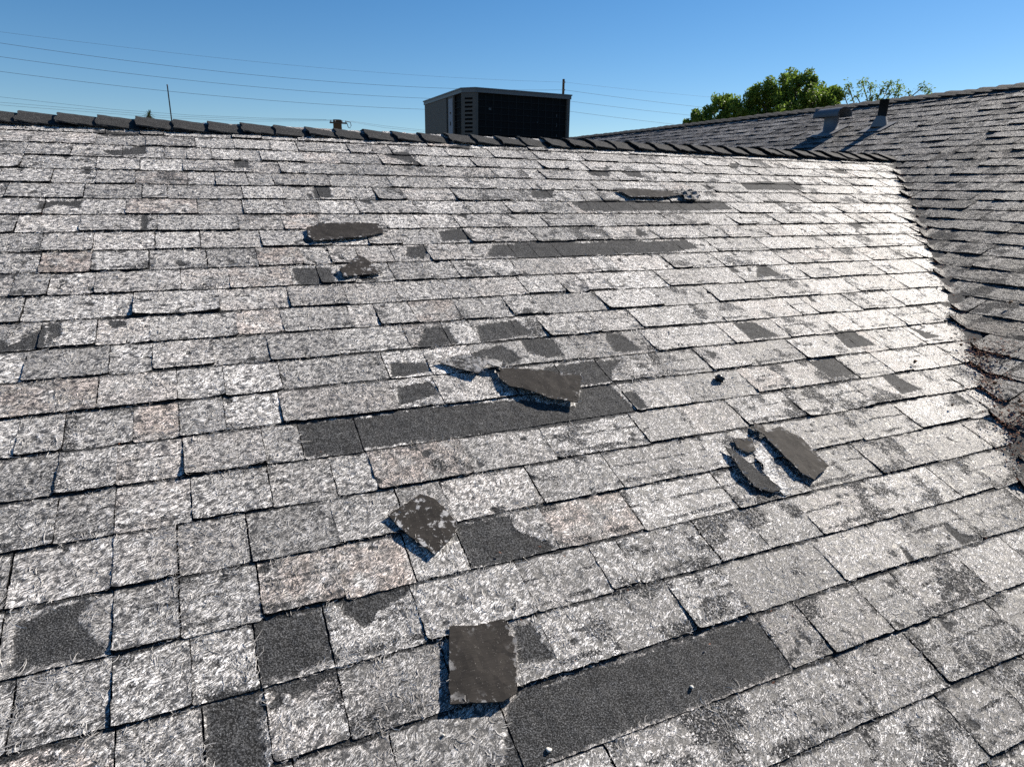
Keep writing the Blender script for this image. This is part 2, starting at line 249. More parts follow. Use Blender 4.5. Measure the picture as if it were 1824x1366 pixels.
M_SH = mat_shingle('weathered_shingle'); M_SHS = mat_shingle('wing_shingle', .85, .3)  # wing variant has darker colour and weaker gloss
M_FIB = NT('glass_fibre')
_o = M_FIB.attr('tc', 'Color')
M_FIB = M_FIB.done(M_FIB.mix(1., _o, (.70, .675, .645), 'MULTIPLY'), .50, .35, transl=.30)
M_CAP = mat_granule('ridge_cap_granules', .018, .095, (1.0, .99, .97))
M_FELT = mat_felt()
M_GRAN = mat_granule('torn_piece_granules', .02, .11, coord='obj')
M_DECK = mat_plain('roof_underlay', (.02, .02, .02), .8, .2)

# ------------------------------------------------------------------ object helpers
def mesh_obj(name, verts, faces, mats, parent=None, mi=None, attrs=None, smooth=False):
    me = bpy.data.meshes.new(name); me.from_pydata([tuple(v) for v in verts], [], [tuple(f) for f in faces])
    for m in (mats if isinstance(mats, (list, tuple)) else [mats]): me.materials.append(m)
    if mi is not None: me.polygons.foreach_set('material_index', np.asarray(mi, np.int32))
    for k, (ty, arr) in (attrs or {}).items():
        a = me.attributes.new(k, ty, 'POINT'); a.data.foreach_set('value' if ty == 'FLOAT' else ('color' if ty == 'FLOAT_COLOR' else 'vector'), np.asarray(arr, np.float32).ravel())
    if smooth: me.polygons.foreach_set('use_smooth', np.ones(len(me.polygons), bool))
    me.update(); o = bpy.data.objects.new(name, me); COL.objects.link(o)
    if parent is not None: o.parent = parent
    return o
def fast_mesh(name, V, Q, T3, mats, miQ, miT, attrs):    # quads and triangles from arrays
    me = bpy.data.meshes.new(name); nq, nt = len(Q), len(T3)
    me.vertices.add(len(V)); me.vertices.foreach_set('co', np.asarray(V, np.float32).ravel())
    idx = np.concatenate([np.asarray(Q, np.int32).ravel(), np.asarray(T3, np.int32).ravel()])
    me.loops.add(len(idx)); me.loops.foreach_set('vertex_index', idx)
    me.polygons.add(nq + nt)
    st = np.concatenate([np.arange(nq) * 4, nq * 4 + np.arange(nt) * 3]).astype(np.int32)
    me.polygons.foreach_set('loop_start', st)
    me.polygons.foreach_set('material_index', np.concatenate([miQ, miT]).astype(np.int32))
    me.polygons.foreach_set('use_smooth', np.ones(nq + nt, bool))
    for m in mats: me.materials.append(m)
    for k, (ty, arr) in attrs.items():
        a = me.attributes.new(k, ty, 'POINT'); a.data.foreach_set('value' if ty == 'FLOAT' else ('color' if ty == 'FLOAT_COLOR' else 'vector'), np.asarray(arr, np.float32).ravel())
    me.update(calc_edges=True); me.validate(); return me
def link(name, me, parent=None):
    o = bpy.data.objects.new(name, me); COL.objects.link(o)
    if parent is not None: o.parent = parent
    return o
def empty(name, loc=(0, 0, 0), parent=None):
    o = bpy.data.objects.new(name, None); COL.objects.link(o); o.location = loc
    if parent is not None: o.parent = parent
    return o
def tag(o, label=None, cat=None, group=None, kind=None):
    for k, v in (('label', label), ('category', cat), ('group', group), ('kind', kind)):
        if v: o[k] = v
    return o
class MB:                  # collects simple solids for one mesh
    def __init__(s): s.v = []; s.f = []
    def box(s, x0, x1, y0, y1, z0, z1):
        b = len(s.v); s.v += [(x, y, z) for x in (x0, x1) for y in (y0, y1) for z in (z0, z1)]
        s.f += [tuple(b + i for i in q) for q in ((0, 1, 3, 2), (4, 6, 7, 5), (0, 4, 5, 1), (2, 3, 7, 6), (0, 2, 6, 4), (1, 5, 7, 3))]; return s
    def prism(s, pts, z0, z1):     # outline in plan, counter-clockwise
        b = len(s.v); n = len(pts); s.v += [(x, y, z0) for x, y in pts] + [(x, y, z1) for x, y in pts]
        s.f += [tuple(b + n + i for i in range(n)), tuple(b + i for i in reversed(range(n)))] + [(b + i, b + (i + 1) % n, b + n + (i + 1) % n, b + n + i) for i in range(n)]; return s
    def tube(s, pts, rad, n=10, caps=True):
        b = len(s.v); pts = [Vector(p) for p in pts]; rad = rad if isinstance(rad, (list, tuple)) else [rad] * len(pts)
        for i, p in enumerate(pts):
            d = (pts[min(i + 1, len(pts) - 1)] - pts[max(i - 1, 0)]).normalized()
            u = d.cross(Vector((0, 0, 1)) if abs(d.z) < .9 else Vector((1, 0, 0))).normalized(); w = d.cross(u)
            s.v += [tuple(p + (u * math.cos(2 * math.pi * k / n) + w * math.sin(2 * math.pi * k / n)) * rad[i]) for k in range(n)]
        for i in range(len(pts) - 1):
            for k in range(n): s.f.append((b + i * n + k, b + i * n + (k + 1) % n, b + (i + 1) * n + (k + 1) % n, b + (i + 1) * n + k))
        if caps:
            s.f += [tuple(b + k for k in range(n)), tuple(b + (len(pts) - 1) * n + k for k in reversed(range(n)))]
        return s
    def quadbox(s, org, ux, uy, uz):   # oriented box from a corner and three edge vectors
        b = len(s.v); o, a, c, d = map(Vector, (org, ux, uy, uz))
        s.v += [tuple(o + a * i + c * j + d * k) for i in (0, 1) for j in (0, 1) for k in (0, 1)]
        s.f += [tuple(b + i for i in q) for q in ((0, 1, 3, 2), (4, 6, 7, 5), (0, 4, 5, 1), (2, 3, 7, 6), (0, 2, 6, 4), (1, 5, 7, 3))]; return s
    def build(s, name, mat, parent=None, smooth=False):
        o = mesh_obj(name, s.v, s.f, mat, parent, smooth=smooth); return o

# ------------------------------------------------------------------ ground
t = NT('dry_ground'); gv_ = t.n('TexCoord').outputs['Object']; ga_ = t.noise(gv_, .6, 5, .6)
M_GROUND = t.done(t.mix(ga_, (.10, .085, .06), (.17, .15, .11)), .9, .2)
tag(mesh_obj('ground', [(-3000, -3000, 0), (3000, -3000, 0), (3000, 3000, 0), (-3000, 3000, 0)], [(0, 1, 2, 3)], M_GROUND), kind='structure')

# ------------------------------------------------------------------ the house: walls and the sheets under the shingles
house = tag(empty('house', (0, 0, 0)), 'low house whose worn shingle roof fills the picture, two slopes meeting in a valley', 'house')
M_WALL = mat_plain('stucco_wall', (.55, .50, .43), .9, .2, scale=9, bump=.01)
w_ = MB(); w_.box(-6.6, 11.8, .2, 8.3, .0, 2.25); w_.box(2.6, 11.0, -4.4, 13.4, .0, 2.75); w_.build('wall', M_WALL, house)
def sheet(fn, a0, a1, v0, v1, name):
    c = [(a0, v0), (a1, v0), (a1, v1), (a0, v1)]
    top = fn(np.array([(a, v, -.004) for a, v in c])); bot = fn(np.array([(a, v, -.05) for a, v in c]))
    V = list(top) + list(bot)
    return mesh_obj(name, V, [(0, 1, 2, 3), (7, 6, 5, 4)] + [(i, 4 + i, 4 + (i + 1) % 4, (i + 1) % 4) for i in range(4)], M_DECK, house)
def side_flat(p):
    p = np.asarray(p, float); return np.stack([XR2 - p[..., 1] * CP - p[..., 2] * SP, p[..., 0], ZR2 - p[..., 1] * SP + p[..., 2] * CP], -1)
def back(p):
    p = np.asarray(p, float); return np.stack([p[..., 0], YR + p[..., 1] * CP + p[..., 2] * SP, ZR - p[..., 1] * SP + p[..., 2] * CP], -1)
def far_side(p):
    p = np.asarray(p, float); return np.stack([XR2 + p[..., 1] * CP + p[..., 2] * SP, p[..., 0], ZR2 - p[..., 1] * SP + p[..., 2] * CP], -1)
slope_front = sheet(front, -7, 6.2, 0.0, 4.6, 'roof_slope')
slope_front['label'] = 'near slope of frayed white shingles facing the camera'
slope_side = sheet(side_flat, -5, 14, 0.0, 5.0, 'roof_slope')
slope_side['label'] = 'wing slope of grey shingles beyond the valley'
for fn, a0, a1 in ((back, -7, 6.2), (far_side, -5, 14)):
    s_ = sheet(fn, a0, a1, .0, 5.0, 'roof_slope'); s_['label'] = 'slope falling away behind a ridge'
    s_.data.materials[0] = mat_granule('hidden_slope_granules', .03, .14, coord='obj')

# ------------------------------------------------------------------ shingles
def smooth01(x): x = np.clip(x, 0, 1); return x * x * (3 - 2 * x)
class Tab:
    __slots__ = ('a0', 'a1', 'vb', 'T', 'seed', 'kind', 'bare', 'g0', 'g1', 'gran', 'tint', 'bright', 'px', 'curl', 'dist', 'fuzz', 'dv', 'rot')
def make_tabs(kind):
    out = []
    R = random.Random(11 if kind == 'front' else 23)
    ks = range(-10, 18) if kind == 'front' else range(0, 36)
    for k in ks:
        vb = (10.45 + k) * E if kind == 'front' else .10 + k * E
        if kind == 'front':
            lo, hi = -2.4, XV - vb * CP + .16
            js = [x for x in JOINT.get(k, [])]
        else:
            x = XR2 - vb * CP                       # plan x of the butt line
            ye = YR + (x - XV)                      # y of the valley at this course
            lo, hi = (-.6, 13.2) if x >= XV else (-1.0, ye)
            js = []
        edges = []
        if kind == 'front':
            a = lo + R.random() * .2
            if js:
                while a < js[0] - .12: edges.append(a); a += R.uniform(.11, .30)
                for i, x in enumerate(js):
                    edges.append(x)
                    if i + 1 < len(js) and js[i + 1] - x > .36 and bare_field(np.array([(x + js[i + 1]) / 2]), np.array([vb - .07]))[0] < .5: edges.append(x + (js[i + 1] - x) * R.uniform(.4, .6))
                a = js[-1] + R.uniform(.14, .3)
            while a < hi: edges.append(a); a += R.choice((R.uniform(.09, .15), R.uniform(.13, .20), R.uniform(.18, .29)))
            edges.append(a)
        else:
            a = lo + R.random() * .2
            # the cut ends along the valley stay ragged
            while a < hi: edges.append(a); a += R.choice((R.uniform(.10, .17), R.uniform(.15, .26), R.uniform(.24, .36)))
            edges.append(max(edges[-1] + .08, hi + R.uniform(-.03, .06)) if XR2 - vb * CP < XV else a)
        edges = [e_ for i_, e_ in enumerate(edges) if i_ == 0 or e_ - edges[i_ - 1] > .045]
        raised = R.random() < .5; last = .001
        for a0, a1 in zip(edges[:-1], edges[1:]):
            if a1 - a0 < .03: continue
            raised = not raised if R.random() < .86 else raised
            tb = Tab(); tb.a0, tb.a1, tb.vb = a0, a1, vb; tb.kind = kind; tb.seed = R.random()
            tb.T = (R.uniform(.0056, .0088) if raised else R.uniform(.0028, .0044))
            am = (a0 + a1) / 2
            if kind == 'front':
                right = smooth01(np.array((am - .1 + (vb - 1.6) * .25) / 2.0)).item()
                tb.gran = max(0., R.gauss(.40 + .16 * (vb < 1.7) + .20 * right + .48 * smooth01(np.array((vb - 2.1) / 1.0)).item() * smooth01(np.array((am - .2) / .9)).item(), .22)); tb.fuzz = (1.15 - .60 * right) * R.uniform(.6, 1.35)
            else:
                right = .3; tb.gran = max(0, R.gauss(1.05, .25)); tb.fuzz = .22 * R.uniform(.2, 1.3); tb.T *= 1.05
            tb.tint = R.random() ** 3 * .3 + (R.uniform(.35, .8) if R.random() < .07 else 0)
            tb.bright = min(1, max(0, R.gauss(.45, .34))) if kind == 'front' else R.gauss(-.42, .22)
            tb.curl = R.uniform(.0, .002) + (R.uniform(.004, .010) if R.random() < .05 else 0)
            if kind == 'front' and np.mean(bare_field(np.linspace(a0 + .02, a1 - .02, 5), np.full(5, vb - .06))) > .55:
                tb.T = R.uniform(.0035, .0045); tb.curl = 0.; tb.bare = 1
            if kind == 'side':
                tb.curl = R.uniform(.0, .005)
                if a1 > edges[-1] - .001 and XR2 - vb * CP < XV: tb.curl = R.uniform(.003, .012) + (R.uniform(.01, .022) if R.random() < .35 else 0)
            tight = R.random() < (.14 if kind == 'front' else .75)
            tb.g1 = R.uniform(-.004, .0) if tight else R.uniform(.0005, .0020)
            tb.g0 = last; last = -tb.g1 * .4 if tight else tb.g1
            tb.dv = R.gauss(0, .0022); tb.rot = R.gauss(0, .010)
            fn = front if kind == 'front' else side
            cs = fn(np.array([(a0, vb, 0), (a1, vb, 0), (a1, vb - E, 0), (a0, vb - E, 0)]))
            x, y, d = to_px(cs); xc = np.clip(x, 0, 1024); yc = np.clip(y, 0, 766)
            tb.px = abs(sum(xc[i] * yc[(i + 1) % 4] - xc[(i + 1) % 4] * yc[i] for i in range(4))) / 2 if (d > .1).all() else 0
            tb.dist = float(np.linalg.norm(cs.mean(0) - np.array(CAM_LOC)))
            if kind == 'side':
                c0 = side_flat(np.array([(am, vb - .03, 0)]))[0]
                lowest = ZR - abs(YR - c0[1]) * TP
                if c0[2] < lowest - .035: continue
            out.append(tb)
    return out

LIFTS = [  # places where a tab is visibly raised: x, vd, radius, height
]
def tab_height(tb, A, V, tt):
    h = tb.T * (1 - .80 * np.clip(tt, 0, 1.15)) + .0006
    h = h + fbm(A * 60 + tb.seed * 91, V * 60, 3) * .0042 + fbm(A * 9 + tb.seed * 31, V * 9, 2) * .0035 * np.clip(1.1 - tt, 0, 1)
    w = max(tb.a1 - tb.a0, .02); ua = (A - tb.a0) / w
    fr = np.clip(1 - tt, 0, 1) ** 2
    if tb.kind == 'front':
        h = h + tb.curl * fr * (np.abs(ua - .5) * 2) ** 3
    else:
        h = h + tb.curl * (fr * .5 + .5 * np.clip(1 - tt * .7, 0, 1)) * np.clip((ua - .45) / .55, 0, 1) ** 2 + .003 * fr * np.sin(A * 21 + tb.seed * 6)
    return h

def build_tab(tb):
    near = tb.dist; on = tb.px > 2
    if tb.kind == 'front': cell = .0060 if near < 2.4 else (.009 if near < 3.6 else .014)
    else: cell = .012 if near < 4.5 else .02
    if not on: cell = .05
    L = E + .035
    na = max(2, int(math.ceil((tb.a1 - tb.a0) / cell))); nv = max(3, int(math.ceil(L / cell)))
    ga = np.linspace(tb.a0 + tb.g0, tb.a1 - tb.g1, na + 1); gt = np.linspace(0, 1, nv + 1) ** .92
    A, Tn = np.meshgrid(ga, gt, indexing='ij')
    V = tb.vb + tb.dv - Tn * L
    am = (tb.a0 + tb.a1) / 2
    V = V + (A - am) * tb.rot * (1 - Tn)
    # ragged butt and sides
    V = V + (fbm(A * 70 + tb.seed * 50, A * 0 + tb.seed * 9, 3) * .0055 + fbm(A * 14, A * 0 + tb.seed * 77, 2) * .003) * (1 - Tn) ** 6
    ua = (A - tb.a0) / (tb.a1 - tb.a0)
    A = A + np.where(ua < .02, 1, 0) * fbm(V * 80 + tb.seed * 20, V * 0 + 3, 3) * .005 + np.where(ua > .98, 1, 0) * fbm(V * 80, V * 0 + tb.seed * 40, 3) * .005
    rc = .007 * (.3 + tb.seed)                                     # worn lower corners
    dc = np.minimum(A - tb.a0, tb.a1 - A); V = V - np.clip(rc - dc, 0, 1) ** 2 / rc * .8 * (1 - Tn) ** 8
    V = np.maximum(V, .004)
    tt = (tb.vb - V) / E
    H = tab_height(tb, A, V, tt)
    bare = bare_field(A, V) if tb.kind == 'front' else np.clip(.5 + (fbm(A * 7 + 40, V * 7 + tb.seed * 3) - .26) * 3, 0, 1)
    if tb.kind == 'front':
        sp = fbm(A * 26 + tb.seed * 13, V * 26, 3) - (.235 if tb.vb < 1.7 else .275) + .05 * (tb.seed > .7)
        bare = np.maximum(bare, np.clip(.5 + sp * 4, 0, 1))
    H = H - .0028 * smooth01((bare - .35) / .3)
    n1 = nv + 1
    P = np.stack([A, V, H], -1).reshape(-1, 3); ntop = len(P)
    ids = np.arange(ntop).reshape(na + 1, n1)
    Q = np.stack([ids[:-1, :-1], ids[1:, :-1], ids[1:, 1:], ids[:-1, 1:]], -1).reshape(-1, 4)
    rim = np.concatenate([ids[0, ::-1], ids[1:, 0], ids[-1, 1:]])
    # skirt: own vertices so that the cut edge shades crisply
    R1 = P[rim].copy(); R2 = P[rim].copy(); R2[:, 2] = np.minimum(R2[:, 2] - .003, -.0045 + np.maximum(0, P[rim][:, 2] - .012))
    b0 = ntop; m = len(rim)
    Qs = np.stack([b0 + np.arange(m - 1), b0 + m + np.arange(m - 1), b0 + m + np.arange(1, m), b0 + np.arange(1, m)], -1)
    P = np.concatenate([P, R1, R2]); Q = np.concatenate([Q, Qs])
    att_b = np.concatenate([bare.ravel(), np.zeros(2 * m)]); att_t = np.concatenate([tt.ravel(), np.zeros(2 * m)])
    edge = np.concatenate([np.zeros(ntop), np.ones(2 * m)])
    pcv = np.concatenate([np.stack([A, V, np.full_like(A, tb.seed * 7)], -1).reshape(-1, 3), R1 * [1, 1, 0] + [0, 0, tb.seed * 7], R2 * [1, 1, 0] + [0, 0, tb.seed * 7]])
    tcv = np.tile(np.array([tb.gran, tb.tint, tb.bright, (tb.seed * 37.7) % 1.0]), (len(P), 1))
    nq_tab = len(Q)
    ed = np.minimum(np.abs(A - tb.a0), np.abs(tb.a1 - A))          # granules linger along the joints and, under the course above, darken the colour of its shadow
    gl = .75 * np.exp(-ed / .011) * smooth01(vnoise(A * 31 + tb.seed * 60, V * 31) * 2.2 - .5) + .55 * smooth01((tt - .78) / .22) * vnoise(A * 24, V * 24 + tb.seed * 40)
    if tb.kind == 'front': gl = gl + 1.0 * np.exp(-np.clip(XV - V * CP - A, 0, 9) / .055) * vnoise(A * 18, V * 18) * 1.4
    tcv[:ntop, 0] += gl.ravel()
    # fibres standing out of the worn mat
    if on:
        area = (tb.a1 - tb.a0) * E
        den = {True: 12500, False: 7000}[near < 2.6] if tb.kind == 'front' else 2500
        if near > 3.8: den *= .6
        n = int(area * den * tb.fuzz)
        r = np.random.default_rng(int(tb.seed * 1e6))
        fa = r.uniform(tb.a0 + .002, tb.a1 - .002, n * 2); fv = tb.vb - r.uniform(-.004, E * 1.0, n * 2) + (0)
        keep = (vnoise(fa * 70 + 9, fv * 70 + tb.seed * 5) * .6 + vnoise(fa * 22, fv * 22 + tb.seed * 50) * .7 + r.normal(0, .06, n * 2)) > .68
        fa, fv = fa[keep][:n], fv[keep][:n]
        if len(fa) and tb.kind == 'front':
            bf = bare_field(fa, fv); kk = (bf < .44) & (fv > .07)
            fa, fv, bf = fa[kk], fv[kk], bf[kk]
        else: bf = np.zeros(len(fa))
        n = len(fa)
        if n:
            flow = fbm(fa * 8 + tb.seed * 17, fv * 8, 2) * 3.4
            ang = math.radians(34) + flow + r.normal(0, .6, n)    # direction in the slope's plane, up-slope to the right
            ln = np.exp(r.normal(math.log(.013), .42, n)) * (1 + .35 * (bf > .15)); ln = np.clip(ln, .005, .035)
            wd = np.exp(r.normal(math.log(.0008 if near < 2.4 else .0012), .35, n)) * (1 if near < 3.2 else 1.3)
            cv = r.normal(0, 1.1, n)
            lift = np.abs(r.normal(0, .0009, n)) + .0003; tip = np.abs(r.normal(0, .0008, n)) + .004 * (r.random(n) < .02)
            ns = 4; pts = np.zeros((n, ns, 3)); ca, cvv = fa.copy(), fv.copy(); sidev = np.zeros((n, ns, 2))
            for i in range(ns):
                f = i / (ns - 1); an = ang + cv * (f - .5) * 1.6
                pts[:, i, 0] = ca; pts[:, i, 1] = cvv
                t_ = (tb.vb - cvv) / E
                cvv = np.minimum(cvv, tb.vb + .006); pts[:, i, 2] = tab_height(tb, ca, cvv, np.maximum(t_, 0)) + .0002 + lift * math.sin(math.pi * f) + tip * f
                sidev[:, i, 0] = -np.sin(an); sidev[:, i, 1] = -np.cos(an)
                ca = ca + np.cos(an) * ln / (ns - 1); cvv = cvv - np.sin(an) * ln / (ns - 1)
            tap = np.array([.8, 1.0, .8, .25]); b0 = len(P)
            lo = pts.copy(); hi = pts.copy(); off = sidev * (wd[:, None] * tap[None])[..., None] * .5
            lo[..., :2] -= off; hi[..., :2] += off; hi[..., 2] += (wd * r.normal(0, .5, n))[:, None]
            FP = np.stack([lo, hi], 2).reshape(-1, 3)
            base = b0 + np.arange(n)[:, None] * (2 * ns) + np.arange(ns - 1)[None] * 2
            FQ = np.stack([base, base + 1, base + 3, base + 2], -1).reshape(-1, 4)
            P = np.concatenate([P, FP]); Q = np.concatenate([Q, FQ]); z = np.zeros(len(FP))
            sh = np.repeat(np.clip(r.normal(.88, .16, n), .4, 1.0), 2 * ns) * (1. if tb.kind == 'front' else .6)
            att_b = np.concatenate([att_b, z]); att_t = np.concatenate([att_t, z]); edge = np.concatenate([edge, z]); pcv = np.concatenate([pcv, FP])
            tcv = np.concatenate([tcv, np.stack([sh, sh * (1 - .06 * tb.tint), sh * (1 - .12 * tb.tint), np.ones_like(sh)], -1)])
    W = (front if tb.kind == 'front' else side)(P)
    mi = np.zeros(len(Q), np.int32); mi[nq_tab:] = 1
    return W, Q, mi, {'bare': ('FLOAT', att_b), 'tt': ('FLOAT', att_t), 'edge': ('FLOAT', edge), 'pc': ('FLOAT_VECTOR', pcv), 'tc': ('FLOAT_COLOR', tcv)}

tabs = make_tabs('front') + make_tabs('side')
tabs.sort(key=lambda t: -t.px)
N_SINGLE = 300
rest = {'front': [], 'side': []}
NOT3 = np.zeros((0, 3), np.int32)
for i, tb in enumerate(tabs):
    par = slope_front if tb.kind == 'front' else slope_side
    W, Q, mi, at = build_tab(tb)
    if i < N_SINGLE and tb.px > 2:
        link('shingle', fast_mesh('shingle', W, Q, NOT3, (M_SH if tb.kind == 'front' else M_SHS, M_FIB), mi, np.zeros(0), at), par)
    else: rest[tb.kind].append((W, Q, mi, at))
for k, par in (('front', slope_front), ('side', slope_side)):
    if not rest[k]: continue
    o_, Ws, Qs, ms = 0, [], [], []
    for W, Q, mi, at in rest[k]: Ws.append(W); Qs.append(Q + o_); ms.append(mi); o_ += len(W)
    at = {q: (rest[k][0][3][q][0], np.concatenate([r_[3][q][1] for r_ in rest[k]])) for q in rest[k][0][3]}
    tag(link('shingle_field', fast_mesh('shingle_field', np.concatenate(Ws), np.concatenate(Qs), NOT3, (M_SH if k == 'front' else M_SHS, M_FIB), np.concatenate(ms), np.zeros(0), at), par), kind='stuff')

# worn lining where the two slopes meet
vl = []; vf = []
for i in range(46):
    v_ = .02 + i * .1; jit = .012 * math.sin(i * 2.3) + .008 * math.sin(i * 5.1)
    for da in (-.085 + jit, -.03, .0, .03, .085 + jit):
        a_ = XV - v_ * CP + da; p_ = front(np.array([a_, v_, .0])); zs_ = ZR2 - (XR2 - p_[0]) * TP
        vl.append((p_[0], p_[1], max(p_[2], zs_) + .0015 + .003 * math.exp(-(da / .02) ** 2)))
for i in range(45):
    for j in range(4): q_ = i * 5 + j; vf.append((q_, q_ + 1, q_ + 6, q_ + 5))
mesh_obj('valley_lining', vl, vf, mat_granule('valley_granules', .03, .20, (1.0, .97, .94), coord='obj'), house, smooth=True)
# ------------------------------------------------------------------ ridge caps
def cap_mesh(name, length, half, rise, seed):      # along +x, raised butt at x=0, bent over the ridge
    r = np.random.default_rng(seed); nx = 8; prof = []
    for i in range(-7, 8):
        u = i / 7 * half; prof.append((u, -abs(u) * TP + .020 * math.exp(-(u / .03) ** 2) * -.55))
    V = []; F = []
    n = len(prof)
    for layer in (0, 1):
        for ix in range(nx + 1):
            f = ix / nx
            for j, (u, z) in enumerate(prof):
                lift = rise * (1 - f) + .006
                jx = r.normal(0, .0010) + (0.004 * math.sin(j * 1.3 + seed) if ix == 0 else 0)
                e = abs(u) / half
                V.append((f * length + jx, u * (1 + .012 * r.normal() * (e > .95)) * (1 + .05 * (1 - f)), z + lift + r.normal(0, .0006) - (.0065 if layer else 0)))
    off = (nx + 1) * n
    for ix in range(nx):
        for j in range(n - 1):
            a = ix * n + j; F.append((a, a + n, a + n + 1, a + 1)); F.append((off + a, off + a + 1, off + a + n + 1, off + a + n))
    for j in range(n - 1): F.append((j, j + 1, off + j + 1, off + j)); b = nx * n + j; F.append((b, off + b, off + b + 1, b + 1))
    for ix in range(nx):
        for j in (0, n - 1):
            a = ix * n + j; F.append((a, off + a, off + a + n, a + n) if j == 0 else (a, a + n, off + a + n, off + a))
    me = bpy.data.meshes.new(name); me.from_pydata(V, [], F); me.materials.append(M_CAP)
    a = me.attributes.new('pc', 'FLOAT_VECTOR', 'POINT'); a.data.foreach_set('vector', (np.array(V, np.float32) + seed).ravel())
    bm = bmesh.new(); bm.from_mesh(me); bmesh.ops.recalc_face_normals(bm, faces=bm.faces); bm.to_mesh(me); bm.free()
    return me
CAPS = [cap_mesh('ridge_cap', .235, .148, .022, s) for s in range(6)]
ridge_a = empty('ridge', (0, YR, ZR), house); ridge_a['label'] = 'dark capped ridge of the near slope'
ridge_b = empty('ridge', (XR2, 0, ZR2), house); ridge_b['label'] = 'dark capped ridge of the wing roof'
R = random.Random(5)
x = -2.3
while x < XV - .04:
    c = link('ridge_cap', CAPS[R.randrange(6)], ridge_a)
    sag = -.012 * math.exp(-((x - 1.0) / 1.2) ** 2)
    c.location = (x, R.gauss(0, .003), .004 + sag + R.gauss(0, .0012)); c.rotation_euler = (R.gauss(0, .014), R.gauss(0, .006), R.gauss(0, .012)); x += .158 + R.gauss(0, .003)
y = 13.6
while y > -1.0:
    c = link('ridge_cap', CAPS[R.randrange(6)], ridge_b)
    c.location = (R.gauss(0, .003), y, .004 + R.gauss(0, .002)); c.rotation_euler = (R.gauss(0, .01), R.gauss(0, .006), -math.pi / 2 + R.gauss(0, .012)); y -= .158 + R.gauss(0, .004)

# ------------------------------------------------------------------ torn pieces of shingle
def scrap(name, outline, hfun, label, mats, white=0., step=.012, thick=.0035, rag=.006, seed=1, fib=0):
    P = np.array(outline); r = np.random.default_rng(seed); pts = []
    for (ax, ay), (bx, by) in zip(P, np.roll(P, -1, 0)):
        n = max(2, int(math.hypot(bx - ax, by - ay) / .006))
        for i in range(n):
            f = i / n; x_ = ax + (bx - ax) * f; y_ = ay + (by - ay) * f
            nx_, ny_ = (by - ay), -(bx - ax); q = math.hypot(nx_, ny_) + 1e-9
            o = fbm(np.array(x_ * 110 + seed), np.array(y_ * 110), 3).item() * rag + fbm(np.array(x_ * 30 + seed), np.array(y_ * 30), 2).item() * rag
            pts.append((x_ + nx_ / q * o, y_ + ny_ / q * o))
    nb = len(pts); x0, y0 = np.min(pts, 0); x1, y1 = np.max(pts, 0)
    gx, gy = np.meshgrid(np.arange(x0, x1, step), np.arange(y0, y1, step)); gx = gx.ravel() + r.normal(0, step * .1, gx.size); gy = gy.ravel() + r.normal(0, step * .1, gy.size)
    k = poly_sd(pts, gx, gy) > step * .45
    allp = pts + list(zip(gx[k], gy[k]))
    vo, _, fo, *_ = delaunay_2d_cdt([Vector(p) for p in allp], [], [list(range(nb))], 1, 1e-6)
    vo = np.array([(v.x, v.y) for v in vo]); n = len(vo)
    H = np.array([hfun(a, b) for a, b in vo]) + fbm(vo[:, 0] * 40 + seed, vo[:, 1] * 40, 3) * .005 + fbm(vo[:, 0] * 11 + seed * 3, vo[:, 1] * 11, 2) * .006
    cx_, cy_ = vo.mean(0); org = front(np.array([cx_, cy_, 0]))
    top = front(np.column_stack([vo, H + thick])) - org; bot = front(np.column_stack([vo, H])) - org
    F = []; E_ = {}
    for f in fo:
        f = list(f); a, b, c = (vo[i] for i in f[:3])
        if (b[0] - a[0]) * (c[1] - a[1]) - (b[1] - a[1]) * (c[0] - a[0]) > 0: f = f[::-1]
        F.append(tuple(f)); F.append(tuple(n + i for i in reversed(f)))
        for i in range(len(f)): E_[(f[i], f[(i + 1) % len(f)])] = 1
    nf = len(F); mi = [0, 1] * (nf // 2)
    for (a, b) in list(E_):
        if (b, a) not in E_: F.append((b, a, n + a, n + b)); mi.append(1)
    fr = np.concatenate([np.full(n, white), np.zeros(n)])
    if white < 0: fr = np.concatenate([np.clip(1 - np.abs(poly_sd(pts, vo[:, 0], vo[:, 1])) / .02, 0, 1) * -white, np.zeros(n)])
    V = np.concatenate([top, bot])
    o = mesh_obj(name, V, F, list(mats), None, mi, {'frac': ('FLOAT', fr)}, smooth=False)
    o.location = org
    if fib:                                             # frayed fibres round the tear
        q = np.array(pts); m = fib; ii = r.integers(0, nb, m); FV = []; FF = []
        for j in ii:
            a0_, b0_ = q[j]; h0 = hfun(a0_, b0_) + thick * .5; an = r.uniform(0, 6.28); l = r.uniform(.006, .018); w = .0005
            cv = r.normal(0, 1.2); b = len(FV); xx, yy = a0_, b0_
            for s_ in range(3):
                an2 = an + cv * s_ * .5; FV += [(xx - math.sin(an2) * w, yy + math.cos(an2) * w, h0 + .002 * s_), (xx + math.sin(an2) * w, yy - math.cos(an2) * w, h0 + .002 * s_ + .0006)]
                xx += math.cos(an2) * l / 2; yy += math.sin(an2) * l / 2
            FF += [(b, b + 1, b + 3, b + 2), (b + 2, b + 3, b + 5, b + 4)]
        W = front(np.array(FV)) - org
        me_attr = {'tc': ('FLOAT_COLOR', np.tile([.9, .9, .9, 1.], (len(W), 1)))}
        tag(mesh_obj('fibre_fringe', W, FF, M_FIB, o, attrs=me_attr), kind='stuff')
    return tag(o, label, 'torn shingle', 'torn shingle pieces on the near slope')
def base_h(v): return .0125
S = SCRAP
def mm(k): a = np.array(S[k]); return a.min(0), a.max(0), a.mean(0)
sa = lambda u: max(0., min(1., u)) ** 2
